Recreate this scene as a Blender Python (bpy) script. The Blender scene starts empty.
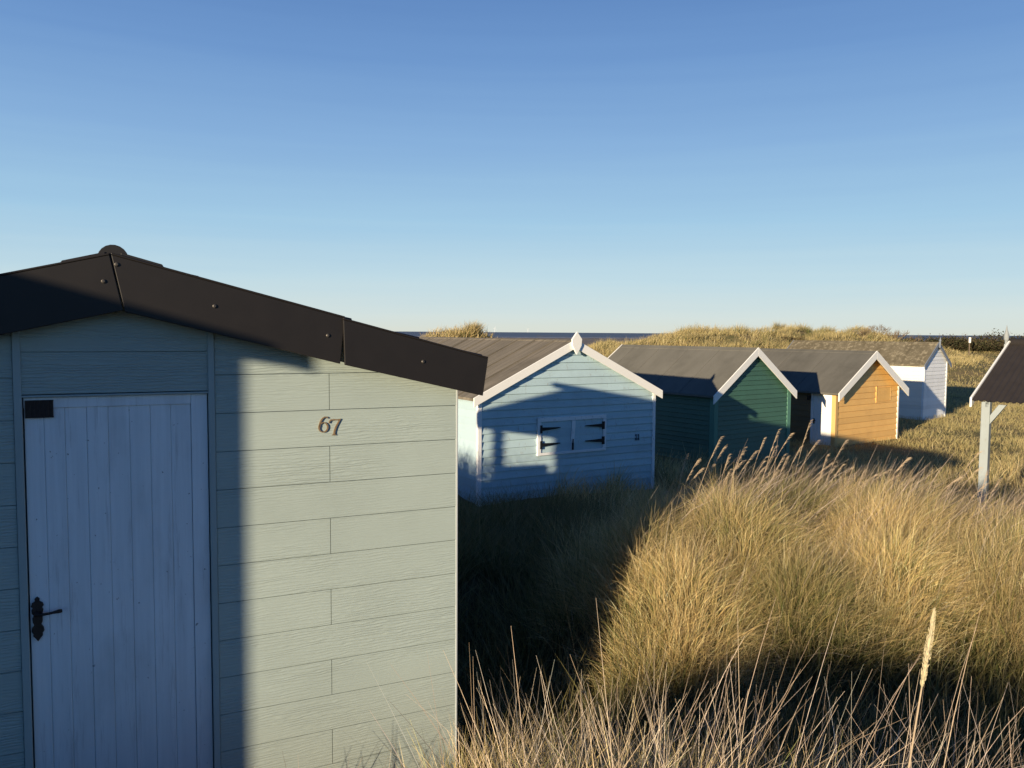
import bpy, bmesh, math, random
import numpy as np
from mathutils import Vector, Matrix

random.seed(7)
rng = np.random.default_rng(11)
scene = bpy.context.scene
COL = scene.collection
EYE = 3.3                      # height of the eye above the flat ground (z = 0)
SUN_AZ, SUN_EL = math.radians(35.6), math.radians(8.7)   # direction the light travels to, and its elevation
PITCH, ROLL, FPX = math.radians(3.644), math.radians(0.41), 814.4

# ------------------------------------------------------------------ helpers
def tag(o, label=None, cat=None, group=None, kind=None):
    if label: o['label'] = label
    if cat: o['category'] = cat
    if group: o['group'] = group
    if kind: o['kind'] = kind
    return o

def empty(name, loc, rz=0.0):
    o = bpy.data.objects.new(name, None)
    COL.objects.link(o)
    o.location = loc
    o.rotation_euler = (0, 0, rz)
    o.empty_display_size = .3
    return o

class MB:
    """collects shapes and links them as one mesh object"""
    def __init__(s): s.v, s.f = [], []
    def add(s, verts, faces):
        n = len(s.v)
        s.v.extend([tuple(p) for p in verts])
        s.f.extend([tuple(i + n for i in f) for f in faces])
    def hexa(s, p):   # 8 corners: bottom loop 0-3, top loop 4-7
        s.add(p, [(0, 3, 2, 1), (4, 5, 6, 7), (0, 1, 5, 4), (1, 2, 6, 5), (2, 3, 7, 6), (3, 0, 4, 7)])
    def box(s, x0, x1, y0, y1, z0, z1):
        s.hexa([(x0, y0, z0), (x1, y0, z0), (x1, y1, z0), (x0, y1, z0),
                (x0, y0, z1), (x1, y0, z1), (x1, y1, z1), (x0, y1, z1)])
    def prism(s, poly, fn, d0, d1):   # poly of (s, t), fn(s, t, d) -> xyz
        n = len(poly)
        v = [fn(a, b, d0) for a, b in poly] + [fn(a, b, d1) for a, b in poly]
        f = [tuple(range(n - 1, -1, -1)), tuple(range(n, 2 * n))]
        f += [(i, (i + 1) % n, n + (i + 1) % n, n + i) for i in range(n)]
        s.add(v, f)
    def tube(s, pts, radii, n=8, cap=True):
        pts = [Vector(p) for p in pts]
        rings = []
        for i, p in enumerate(pts):
            d = (pts[min(i + 1, len(pts) - 1)] - pts[max(i - 1, 0)]).normalized()
            a = d.orthogonal().normalized() if i == 0 else (rings[-1][1] - d * rings[-1][1].dot(d)).normalized()
            rings.append((p, a, d.cross(a)))
        v = []
        for (p, a, b), r in zip(rings, radii):
            v += [p + (a * math.cos(t) + b * math.sin(t)) * r for t in (2 * math.pi * k / n for k in range(n))]
        f = []
        for i in range(len(pts) - 1):
            for k in range(n):
                f.append((i * n + k, i * n + (k + 1) % n, (i + 1) * n + (k + 1) % n, (i + 1) * n + k))
        if cap:
            f.append(tuple(range(n - 1, -1, -1)))
            f.append(tuple((len(pts) - 1) * n + k for k in range(n)))
        s.add(v, f)
    def build(s, name, mat, parent=None, bevel=0, smooth=False, seg=2):
        me = bpy.data.meshes.new(name)
        me.from_pydata(s.v, [], s.f)
        bm = bmesh.new(); bm.from_mesh(me)
        bmesh.ops.recalc_face_normals(bm, faces=bm.faces)
        bm.to_mesh(me); bm.free()
        if smooth: me.polygons.foreach_set('use_smooth', [True] * len(me.polygons))
        me.materials.append(mat)
        o = bpy.data.objects.new(name, me)
        COL.objects.link(o)
        if parent is not None: o.parent = parent
        if bevel:
            b = o.modifiers.new('bevel', 'BEVEL')
            b.width = bevel; b.segments = seg; b.limit_method = 'ANGLE'; b.angle_limit = math.radians(40)
        return o

# ------------------------------------------------------------------ materials
class NT:
    def __init__(s, name):
        s.m = bpy.data.materials.new(name); s.m.use_nodes = True
        s.t = s.m.node_tree; s.b = s.t.nodes['Principled BSDF']
    def n(s, typ, **kw):
        x = s.t.nodes.new(typ)
        for k, v in kw.items():
            if k in x.inputs: x.inputs[k].default_value = v
            else: setattr(x, k, v)
        return x
    def l(s, a, b): s.t.links.new(a, b)
    def coords(s, scale=(1, 1, 1)):
        c = s.n('ShaderNodeTexCoord'); m = s.n('ShaderNodeMapping'); m.inputs['Scale'].default_value = scale
        s.l(c.outputs['Object'], m.inputs['Vector']); return m.outputs['Vector']
    def noise(s, vec, scale, detail=4, rough=.55, dist=0):
        x = s.n('ShaderNodeTexNoise', Scale=scale, Detail=detail, Roughness=rough, Distortion=dist)
        s.l(vec, x.inputs['Vector']); return x.outputs['Fac']
    def ramp(s, fac, stops):
        r = s.n('ShaderNodeValToRGB'); e = r.color_ramp.elements
        while len(e) < len(stops): e.new(.5)
        for i, (p, c) in enumerate(stops):
            e[i].position = p; e[i].color = (c[0], c[1], c[2], 1) if not isinstance(c, (int, float)) else (c, c, c, 1)
        s.l(fac, r.inputs['Fac']); return r.outputs['Color']
    def mix(s, a, b, fac, mode='MIX'):
        x = s.n('ShaderNodeMix', data_type='RGBA', blend_type=mode)
        for sock, val in ((6, a), (7, b), (0, fac)):
            if hasattr(val, 'links') or hasattr(val, 'is_linked'): s.l(val, x.inputs[sock])
            elif sock == 0: x.inputs[0].default_value = val
            else: x.inputs[sock].default_value = (val[0], val[1], val[2], 1)
        return x.outputs[2]
    def math(s, op, a, b=0.0):
        x = s.n('ShaderNodeMath', operation=op)
        for i, v in enumerate((a, b)):
            if isinstance(v, (int, float)): x.inputs[i].default_value = v
            else: s.l(v, x.inputs[i])
        return x.outputs[0]
    def bump(s, h, strength, dist):
        x = s.n('ShaderNodeBump', Strength=strength, Distance=dist)
        s.l(h, x.inputs['Height']); s.l(x.outputs['Normal'], s.b.inputs['Normal'])

def painted(name, c, pitch=None, z0=0.0, rough=.55, var=.10, stain=.35, dirt=(.16, .15, .11), grain=(1.5, 1.5, 30),
            bump=.25, gs=4.0, peel=None, spec=.3):
    t = NT(name)
    v = t.coords(); g = t.coords(grain)
    gn = t.noise(g, gs, 6, .6, .4)
    col = t.mix(tuple(k * (1 - var) for k in c), tuple(min(1, k * (1 + var)) for k in c), gn)
    big = t.noise(v, 1.7, 5, .6)
    col = t.mix(col, dirt, t.math('MULTIPLY', t.ramp(big, [(.45, 0), (.85, 1)]), stain))
    if pitch:                                  # every board weathers a little differently
        sep = t.n('ShaderNodeSeparateXYZ'); t.l(v, sep.inputs[0])
        k = t.math('FLOOR', t.math('DIVIDE', t.math('SUBTRACT', sep.outputs[2], z0), pitch))
        w = t.n('ShaderNodeTexWhiteNoise', noise_dimensions='1D'); t.l(k, w.inputs['W'])
        f = t.math('MULTIPLY_ADD', w.outputs['Value'], .0)
        f = t.math('ADD', t.math('MULTIPLY', w.outputs['Value'], .14), .93)
        cb = t.n('ShaderNodeCombineXYZ')
        for i in range(3): t.l(f, cb.inputs[i])
        col = t.mix(col, cb.outputs[0], 1.0, 'MULTIPLY')
    if peel:
        pn = t.noise(t.coords((3, 3, 1.2) if grain[2] > 5 else (9, 9, 1.2)), 6, 6, .7)
        col = t.mix(col, peel, t.math('MULTIPLY', t.ramp(pn, [(.58, 0), (.72, 1)]), .75))
    t.l(col, t.b.inputs['Base Color'])
    t.b.inputs['Roughness'].default_value = rough
    t.b.inputs['Specular IOR Level'].default_value = spec
    t.bump(gn, bump, .004)
    return t.m

def plain(name, c, rough=.5, metal=0.0, var=.15, scale=20, bump=.1, spec=.4, dist=.002):
    t = NT(name)
    n = t.noise(t.coords(), scale, 5, .6)
    col = t.mix(tuple(k * (1 - var) for k in c), tuple(min(1, k * (1 + var)) for k in c), n)
    t.l(col, t.b.inputs['Base Color'])
    t.b.inputs['Roughness'].default_value = rough; t.b.inputs['Metallic'].default_value = metal
    t.b.inputs['Specular IOR Level'].default_value = spec
    if bump: t.bump(n, bump, dist)
    return t.m

def felt(name, c, c2, streak=(8, .5, .5), lichen=None, lich=(.55, .68)):
    t = NT(name)
    fine = t.noise(t.coords(), 160, 3, .7)
    st = t.noise(t.coords(streak), 1.6, 5, .6)
    bl = t.noise(t.coords(), 1.1, 5, .6)
    col = t.mix(c, c2, t.ramp(st, [(.3, 0), (.7, 1)]))
    col = t.mix(col, tuple(k * .6 for k in c), t.ramp(bl, [(.5, 0), (.8, .7)]))
    col = t.mix(col, tuple(k * 1.35 for k in c2), t.ramp(fine, [(.5, 0), (.75, .6)]))
    if lichen:
        ln = t.noise(t.coords((1, 1, 1)), 5.5, 7, .75)
        col = t.mix(col, lichen, t.math('MULTIPLY', t.ramp(ln, [(lich[0], 0), (lich[1], 1)]), .8))
    t.l(col, t.b.inputs['Base Color'])
    t.b.inputs['Roughness'].default_value = .92; t.b.inputs['Specular IOR Level'].default_value = .15
    t.bump(fine, .5, .004)
    return t.m

def cement_board(name, c, pitch, z0):
    """fibre cement planks with a pressed wood grain"""
    t = NT(name)
    v = t.coords()
    sep = t.n('ShaderNodeSeparateXYZ'); t.l(v, sep.inputs[0])
    k = t.math('FLOOR', t.math('DIVIDE', t.math('SUBTRACT', sep.outputs[2], z0), pitch))
    w = t.n('ShaderNodeTexWhiteNoise', noise_dimensions='1D'); t.l(k, w.inputs['W'])
    comb = t.n('ShaderNodeCombineXYZ')
    t.l(t.math('ADD', t.math('MULTIPLY', sep.outputs[0], .55), t.math('MULTIPLY', w.outputs['Value'], 37.0)), comb.inputs[0])
    t.l(sep.outputs[1], comb.inputs[1])
    t.l(t.math('MULTIPLY', sep.outputs[2], 3.2), comb.inputs[2])
    wave = t.n('ShaderNodeTexWave', wave_type='BANDS', bands_direction='Z', Scale=7.0, Distortion=9.0, Detail=3.0)
    wave.inputs['Detail Scale'].default_value = 1.3; wave.inputs['Detail Roughness'].default_value = .55
    t.l(comb.outputs[0], wave.inputs['Vector'])
    fn = t.noise(t.coords((5, 5, 160)), 1.6, 4, .6)
    msk = t.ramp(t.noise(comb.outputs[0], 1.5, 3, .5), [(.38, .15), (.62, 1)])
    h = t.math('ADD', t.math('MULTIPLY', wave.outputs['Fac'], t.math('MULTIPLY', msk, .75)), t.math('MULTIPLY', fn, .55))
    big = t.noise(v, 1.3, 5, .6)
    col = t.mix(c, tuple(x * .86 for x in c), t.ramp(big, [(.35, 0), (.75, 1)]))
    col = t.mix(col, tuple(x * .8 for x in c), t.math('MULTIPLY', t.ramp(h, [(.1, 1), (.5, 0)]), .3))
    lowd = t.ramp(t.math('ADD', sep.outputs[2], t.math('MULTIPLY', big, .5)), [(.0, 1), (.75, 0)])
    col = t.mix(col, (.22, .21, .17), t.math('MULTIPLY', lowd, .35))
    t.l(col, t.b.inputs['Base Color'])
    t.b.inputs['Roughness'].default_value = .62; t.b.inputs['Specular IOR Level'].default_value = .3
    t.bump(h, .75, .0034)
    return t.m

def door_paint(name):
    t = NT(name)
    v = t.coords()
    st = t.noise(t.coords((26, 26, 1.0)), 1.5, 7, .65, .3)
    big = t.noise(t.coords((3, 3, 1.2)), 1.4, 5, .6)
    col = t.mix((.86, .89, .90), (.76, .79, .80), t.ramp(st, [(.35, 0), (.7, 1)]))
    col = t.mix(col, (.44, .45, .44), t.math('MULTIPLY', t.ramp(big, [(.5, 0), (.8, 1)]), .5))
    sep = t.n('ShaderNodeSeparateXYZ'); t.l(v, sep.inputs[0])
    low = t.ramp(sep.outputs[2], [(.05, 1), (.9, 0)])
    col = t.mix(col, (.38, .38, .36), t.math('MULTIPLY', low, .45))
    sp = t.noise(v, 55, 2, .5)
    col = t.mix(col, (.10, .08, .07), t.math('MULTIPLY', t.ramp(sp, [(.74, 0), (.77, 1)]), .7))
    wear = t.noise(t.coords((40, 40, 2.2)), 1.0, 5, .7)
    col = t.mix(col, (.20, .17, .15), t.math('MULTIPLY', t.ramp(wear, [(.58, 0), (.74, 1)]), .38))
    t.l(col, t.b.inputs['Base Color']); t.b.inputs['Roughness'].default_value = .55
    t.bump(st, .3, .002)
    return t.m

WHITE = painted('white_paint', (.95, .93, .86), var=.02, stain=.06, dirt=(.42, .38, .30), bump=.15)
WHITE_WORN = painted('worn_white_paint', (.88, .88, .86), var=.06, stain=.15, dirt=(.36, .33, .27), bump=.2, peel=(.30, .25, .20))
CEMENT = cement_board('grey_green_cement_board', (.425, .495, .450), .1777, .030)
TRIM67 = painted('grey_green_trim', (.38, .445, .425), var=.04, stain=.2, bump=.1)
DOORP = door_paint('old_white_door_paint')
BLACK_TRIM = plain('brown_black_roof_trim', (.0165, .0135, .0115), rough=.5, var=.25, scale=9, bump=.06, spec=.4)
DARK_ROOF = plain('dark_roof_sheet', (.018, .016, .015), rough=.55, var=.3, scale=12, bump=.1)
IRON = plain('rusty_black_iron', (.045, .030, .024), rough=.6, metal=.3, var=.5, scale=60, bump=.4)
HINGE = plain('black_hinge_iron', (.012, .012, .014), rough=.55, metal=.2, var=.3, scale=60)
BRASS = plain('weathered_brass', (.24, .165, .09), rough=.5, metal=.05, var=.35, scale=90, bump=.2, dist=.001)
SCREW = plain('dull_screw_metal', (.09, .08, .07), rough=.5, metal=.5, var=.2, scale=80, bump=0)
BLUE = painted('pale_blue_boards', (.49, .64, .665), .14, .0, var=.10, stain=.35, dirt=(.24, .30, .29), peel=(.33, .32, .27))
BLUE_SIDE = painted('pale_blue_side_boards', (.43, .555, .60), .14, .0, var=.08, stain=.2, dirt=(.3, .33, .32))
GREEN = painted('deep_green_boards', (.064, .152, .104), .123, .0, var=.16, stain=.3, dirt=(.05, .075, .05), rough=.5)
GREEN_TRIM = painted('green_trim', (.11, .26, .19), var=.1, stain=.2)
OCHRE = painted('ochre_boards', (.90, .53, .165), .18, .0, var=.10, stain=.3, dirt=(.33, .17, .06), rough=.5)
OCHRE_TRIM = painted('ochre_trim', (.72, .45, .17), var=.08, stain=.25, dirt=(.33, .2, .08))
OCHRE_SHADED = painted('shaded_ochre_boards', (.20, .12, .05), .18, .0, var=.15, stain=.3)  # ochre boards with the shade of the left side put into the colour
PALE = painted('bluish_white_boards', (.90, .91, .90), .15, .0, var=.06, stain=.25, dirt=(.28, .27, .26))
PALE_SIDE = painted('cream_white_boards', (.84, .80, .70), .15, .0, var=.05, stain=.15, dirt=(.45, .42, .36))
SLATE_TRIM = painted('blue_grey_trim', (.20, .23, .28), var=.1, stain=.2)
POSTP = painted('pale_grey_green_post', (.33, .37, .37), grain=(30, 30, 1.5), var=.08, stain=.35, dirt=(.2, .2, .16), peel=(.25, .22, .17))
FELT_BROWN = felt('brown_roof_felt', (.125, .110, .085), (.255, .222, .172), streak=(.5, 9, .5))
FELT_GREY = felt('grey_roof_felt', (.136, .130, .108), (.174, .166, .140), streak=(.5, 1.2, .5))
FELT_GREY2 = felt('brown_grey_roof_felt', (.122, .116, .097), (.162, .154, .130), streak=(.5, 2, .5))
FELT_LICHEN = felt('lichen_roof_felt', (.11, .092, .058), (.19, .162, .108), streak=(.5, 2, .5), lichen=(.36, .31, .21), lich=(.50, .64))
CORRUGATED = plain('brown_corrugated_sheet', (.038, .031, .026), rough=.75, var=.35, scale=6, bump=.15)
WOOD = painted('bare_timber', (.20, .15, .10), var=.2)

# ------------------------------------------------------------------ ground shape
CP = [(0, 0, -1.75), (0, -3, -1.65), (-3, -3, -1.5), (3, -2, -1.8), (-2, 2.4, -2.22), (-3.4, 1.5, -2.1), (-.9, 3.3, -2.2), (-1, 1.2, -2.0),
      (0.1, 3.1, -2.02), (.9, 3.1, -2.05), (1.8, 3.1, -2.2), (3.2, 3.0, -2.3), (.2, 4.9, -2.75), (1.3, 4.7, -2.45), (2.6, 4.7, -2.45), (3.8, 4.8, -2.45),
      (5.5, 5, -2.5), (-.2, 6.2, -2.8), (-.9, 8, -2.75), (.55, 5.5, -2.5), (.85, 5.8, -1.92), (1.2, 6.3, -1.76), (1.5, 6.7, -1.68),
      (1.5, 5.6, -2.05), (2.4, 5.6, -2.0), (3.3, 5.6, -2.05), (2.4, 6.9, -1.68), (3.2, 6.9, -1.72), (4.1, 6.9, -1.87), (5.2, 6.8, -2.03), (6.3, 6.8, -2.1),
      (.25, 6.9, -2.6), (.6, 8.2, -2.6), (1.7, 8.6, -2.45), (3, 8.8, -2.5), (4.5, 8.8, -2.6), (3, 11.5, -2.95), (6, 13.5, -3.2),
      (6.4, 11, -2.85), (8.6, 13, -3.0), (2.2, 12.5, -3.05), (.4, 12.6, -3.05), (-1.2, 13, -3.05), (0, 10.3, -2.95), (-5.6, 8.8, -1.35), (-6.5, 5, -1.5),
      (-4.5, 11.5, -1.9), (-8, -2, -1.0), (-6.5, -4, -1.0), (-11, 2, -1.1), (4.8, 17, -3.25), (1, 16, -3.1), (9, 8, -2.6), (9, 4, -2.5),
      (7, 0, -2.3), (4, -6, -2.2), (-3, -9, -1.8), (10, 18, -3.3), (16, 16, -3.35), (-8, 16, -2.6), (-12, 10, -2.2), (14, 6, -3.2), (12, -4, -3.0),
      (0, -14, -2.8), (-16, -6, -2.6), (10, 24, -3.35), (16, 30, -3.45), (4, 24, -3.3), (-5, 24, -3.2)]
CP = np.array(CP, float)
def _phi(r2): return np.where(r2 > 1e-12, .5 * r2 * np.log(np.maximum(r2, 1e-12)), 0)
_n = len(CP)
_K = _phi(((CP[:, None, :2] - CP[None, :, :2]) ** 2).sum(-1)) + np.eye(_n) * .01
_P = np.c_[np.ones(_n), CP[:, :2]]
_w = np.linalg.solve(np.block([[_K, _P], [_P.T, np.zeros((3, 3))]]), np.r_[CP[:, 2], 0, 0, 0])

# big tussocks on the mound: each is a hump whose grass falls outwards
_tr = random.Random(23); TUS = []
while len(TUS) < 34:
    q = (_tr.uniform(.7, 6.3), _tr.uniform(5.5, 7.5))
    if all((q[0] - a) ** 2 + (q[1] - b) ** 2 > .60 ** 2 for a, b in TUS) or _tr.random() < .004: TUS.append(q)
TUS = np.array(TUS)
def nearest_tussock(x, y):
    d2 = (x[:, None] - TUS[None, :, 0]) ** 2 + (y[:, None] - TUS[None, :, 1]) ** 2
    k = d2.argmin(1); return k, np.sqrt(d2[np.arange(len(x)), k])

def vnoise(x, y, s, seed):
    """smooth value noise"""
    x = x / s; y = y / s
    xi = np.floor(x).astype(np.int64); yi = np.floor(y).astype(np.int64)
    fx = x - xi; fy = y - yi
    fx = fx * fx * (3 - 2 * fx); fy = fy * fy * (3 - 2 * fy)
    def h(a, b):
        q = (a * 374761393 + b * 668265263 + seed * 974634777) & 0x7fffffff
        q = ((q ^ (q >> 13)) * 1274126177) & 0x7fffffff
        return ((q ^ (q >> 16)) & 0xffff) / 65535.0
    return (h(xi, yi) * (1 - fx) + h(xi + 1, yi) * fx) * (1 - fy) + (h(xi, yi + 1) * (1 - fx) + h(xi + 1, yi + 1) * fx) * fy

def sstep(a, b, x):
    t = np.clip((x - a) / (b - a), 0, 1); return t * t * (3 - 2 * t)

def gz(x, y):
    """ground height, world"""
    x = np.asarray(x, float); y = np.asarray(y, float)
    sh = x.shape; X = x.ravel(); Y = y.ravel()
    r2 = (X[:, None] - CP[None, :, 0]) ** 2 + (Y[:, None] - CP[None, :, 1]) ** 2
    z = _phi(r2) @ _w[:_n] + _w[_n] + _w[_n + 1] * X + _w[_n + 2] * Y
    rad = np.hypot(X - 2, Y - 7)
    k = sstep(13, 24, rad)
    far = -3.38 + .25 * (vnoise(X, Y, 9, 3) - .5) * sstep(12, 30, rad)
    z = np.clip(z, -3.7, -.6) * (1 - k) + far * k
    near = (X > -.5) & (X < 7.2) & (Y > 4.6) & (Y < 8.4)
    if near.any():
        k_, d_ = nearest_tussock(X[near], Y[near])
        z[near] += .30 * np.exp(-(d_ / .36) ** 2) - .11
    z = z + .10 * (vnoise(X, Y, .9, 5) - .5) + .05 * (vnoise(X, Y, .33, 6) - .5)
    # dunes between the huts and the sea
    lump = 1.0 * vnoise(X, Y, 7, 21) + .9 * vnoise(X, Y, 3.0, 22) + .5 * vnoise(X, Y, 1.5, 23) - 1.15
    ridge = np.exp(-((Y - 78 - 6 * (vnoise(X, Y, 14, 8) - .5)) / 15.0) ** 2)
    env = 2.0 * sstep(2, 9, X) + 1.30 * sstep(11, 19, X)
    env *= 1 - .45 * sstep(33, 39, X) - .53 * sstep(39, 45, X)
    z = z + ridge * (env + lump * 1.1 * sstep(4, 14, X) * (1 - sstep(36, 46, X)))
    z = z + 3.0 * np.exp(-(((X + 3.5) / 3.4) ** 4 + ((Y - 52) / 6.0) ** 2)) * (1 + .3 * (vnoise(X, Y, 1.7, 31) - .5))
    z = z + 2.6 * np.exp(-(((X + 14) / 8) ** 2 + ((Y - 60) / 9.0) ** 2))
    z = z + 1.45 * np.exp(-((Y - 116) / 12.0) ** 2) * sstep(48, 58, X)
    # rough pasture on the right
    z = z + .45 * (vnoise(X, Y, 12, 17) - .5) * sstep(28, 45, Y) * sstep(10, 20, X)
    # the land falls to the beach on the seaward side
    seaward = Y - .35 * np.maximum(X - 50, 0)
    z = z - 2.3 * sstep(105, 170, seaward)
    return (z + EYE).reshape(sh)

def gz1(x, y): return float(gz(np.array([x]), np.array([y]))[0])

# ------------------------------------------------------------------ ground, sea
def ground_sheet():
    def ax(n, R, k): s = np.linspace(-1, 1, n); return R * np.sinh(k * s) / math.sinh(k)
    xs = ax(331, 1500, 8.2) + 2.0; ys = ax(331, 1500, 8.2) + 7.0
    gx, gy = np.meshgrid(xs, ys)
    z = np.concatenate([gz(gx[i:i + 40], gy[i:i + 40]) for i in range(0, len(ys), 40)])
    n = len(xs)
    v = np.stack([gx, gy, z], -1).reshape(-1, 3)
    i = np.arange(n * n).reshape(n, n)
    q = np.stack([i[:-1, :-1], i[:-1, 1:], i[1:, 1:], i[1:, :-1]], -1).reshape(-1, 4)
    me = bpy.data.meshes.new('ground')
    me.vertices.add(len(v)); me.vertices.foreach_set('co', v.ravel())
    me.loops.add(q.size); me.loops.foreach_set('vertex_index', q.ravel().astype(np.int32))
    me.polygons.add(len(q)); me.polygons.foreach_set('loop_start', np.arange(0, q.size, 4, dtype=np.int32))
    me.polygons.foreach_set('use_smooth', np.ones(len(q), bool))
    me.update(); me.validate()
    t = NT('dune_soil')
    p = t.n('ShaderNodeNewGeometry'); sep = t.n('ShaderNodeSeparateXYZ'); t.l(p.outputs['Position'], sep.inputs[0])
    n1 = t.noise(p.outputs['Position'], .35, 6, .65); n2 = t.noise(p.outputs['Position'], 2.6, 7, .7)
    n3 = t.noise(p.outputs['Position'], 14, 4, .7)
    col = t.mix((.30, .225, .10), (.17, .165, .058), t.ramp(n1, [(.4, 0), (.62, 1)]))
    col = t.mix(col, (.42, .32, .15), t.ramp(n2, [(.45, 0), (.75, .8)]))
    col = t.mix(col, (.16, .13, .06), t.ramp(n3, [(.5, 0), (.75, .4)]))
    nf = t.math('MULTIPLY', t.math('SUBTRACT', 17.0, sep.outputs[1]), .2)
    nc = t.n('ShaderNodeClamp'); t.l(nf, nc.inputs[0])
    col = t.mix(col, (.050, .044, .022), t.math('MULTIPLY', nc.outputs[0], .92))  # near soil painted darker to deepen the shade in the hollow
    f = t.math('MULTIPLY', t.math('SUBTRACT', sep.outputs[1], 130.0), .02)
    cl = t.n('ShaderNodeClamp'); t.l(f, cl.inputs[0])
    col = t.mix(col, (.33, .27, .20), cl.outputs[0])
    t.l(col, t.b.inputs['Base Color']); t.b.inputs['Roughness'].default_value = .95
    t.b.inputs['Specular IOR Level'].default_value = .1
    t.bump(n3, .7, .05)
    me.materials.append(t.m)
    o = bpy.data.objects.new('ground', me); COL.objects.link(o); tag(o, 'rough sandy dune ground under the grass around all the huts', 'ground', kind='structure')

def sea_sheet():
    m = MB()
    R = 40000
    m.add([(-R, 830, -2.25), (R, 830, -2.25), (R, R, -2.25), (-R, R, -2.25)], [(0, 1, 2, 3)])
    t = NT('grey_blue_sea')
    p = t.n('ShaderNodeNewGeometry')
    mp = t.n('ShaderNodeMapping'); mp.inputs['Scale'].default_value = (.006, .02, 1); t.l(p.outputs['Position'], mp.inputs['Vector'])
    n = t.noise(mp.outputs['Vector'], 1.0, 6, .6)
    col = t.mix((.12, .145, .185), (.17, .195, .225), n)
    sep = t.n('ShaderNodeSeparateXYZ'); t.l(p.outputs['Position'], sep.inputs[0])
    f = t.math('SUBTRACT', 1.0, t.math('MULTIPLY', t.math('SUBTRACT', sep.outputs[1], 830.0), .005))
    cl = t.n('ShaderNodeClamp'); t.l(t.math('MULTIPLY', f, t.ramp(n, [(.35, 0), (.6, 1)])), cl.inputs[0])
    col = t.mix(col, (.62, .58, .54), cl.outputs[0])
    t.l(col, t.b.inputs['Base Color']); t.b.inputs['Roughness'].default_value = .6
    t.b.inputs['Specular IOR Level'].default_value = .15
    o = m.build('sea', t.m); tag(o, 'strip of dark blue sea along the horizon behind the dunes', 'sea', kind='structure')

ground_sheet(); sea_sheet()

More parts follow.
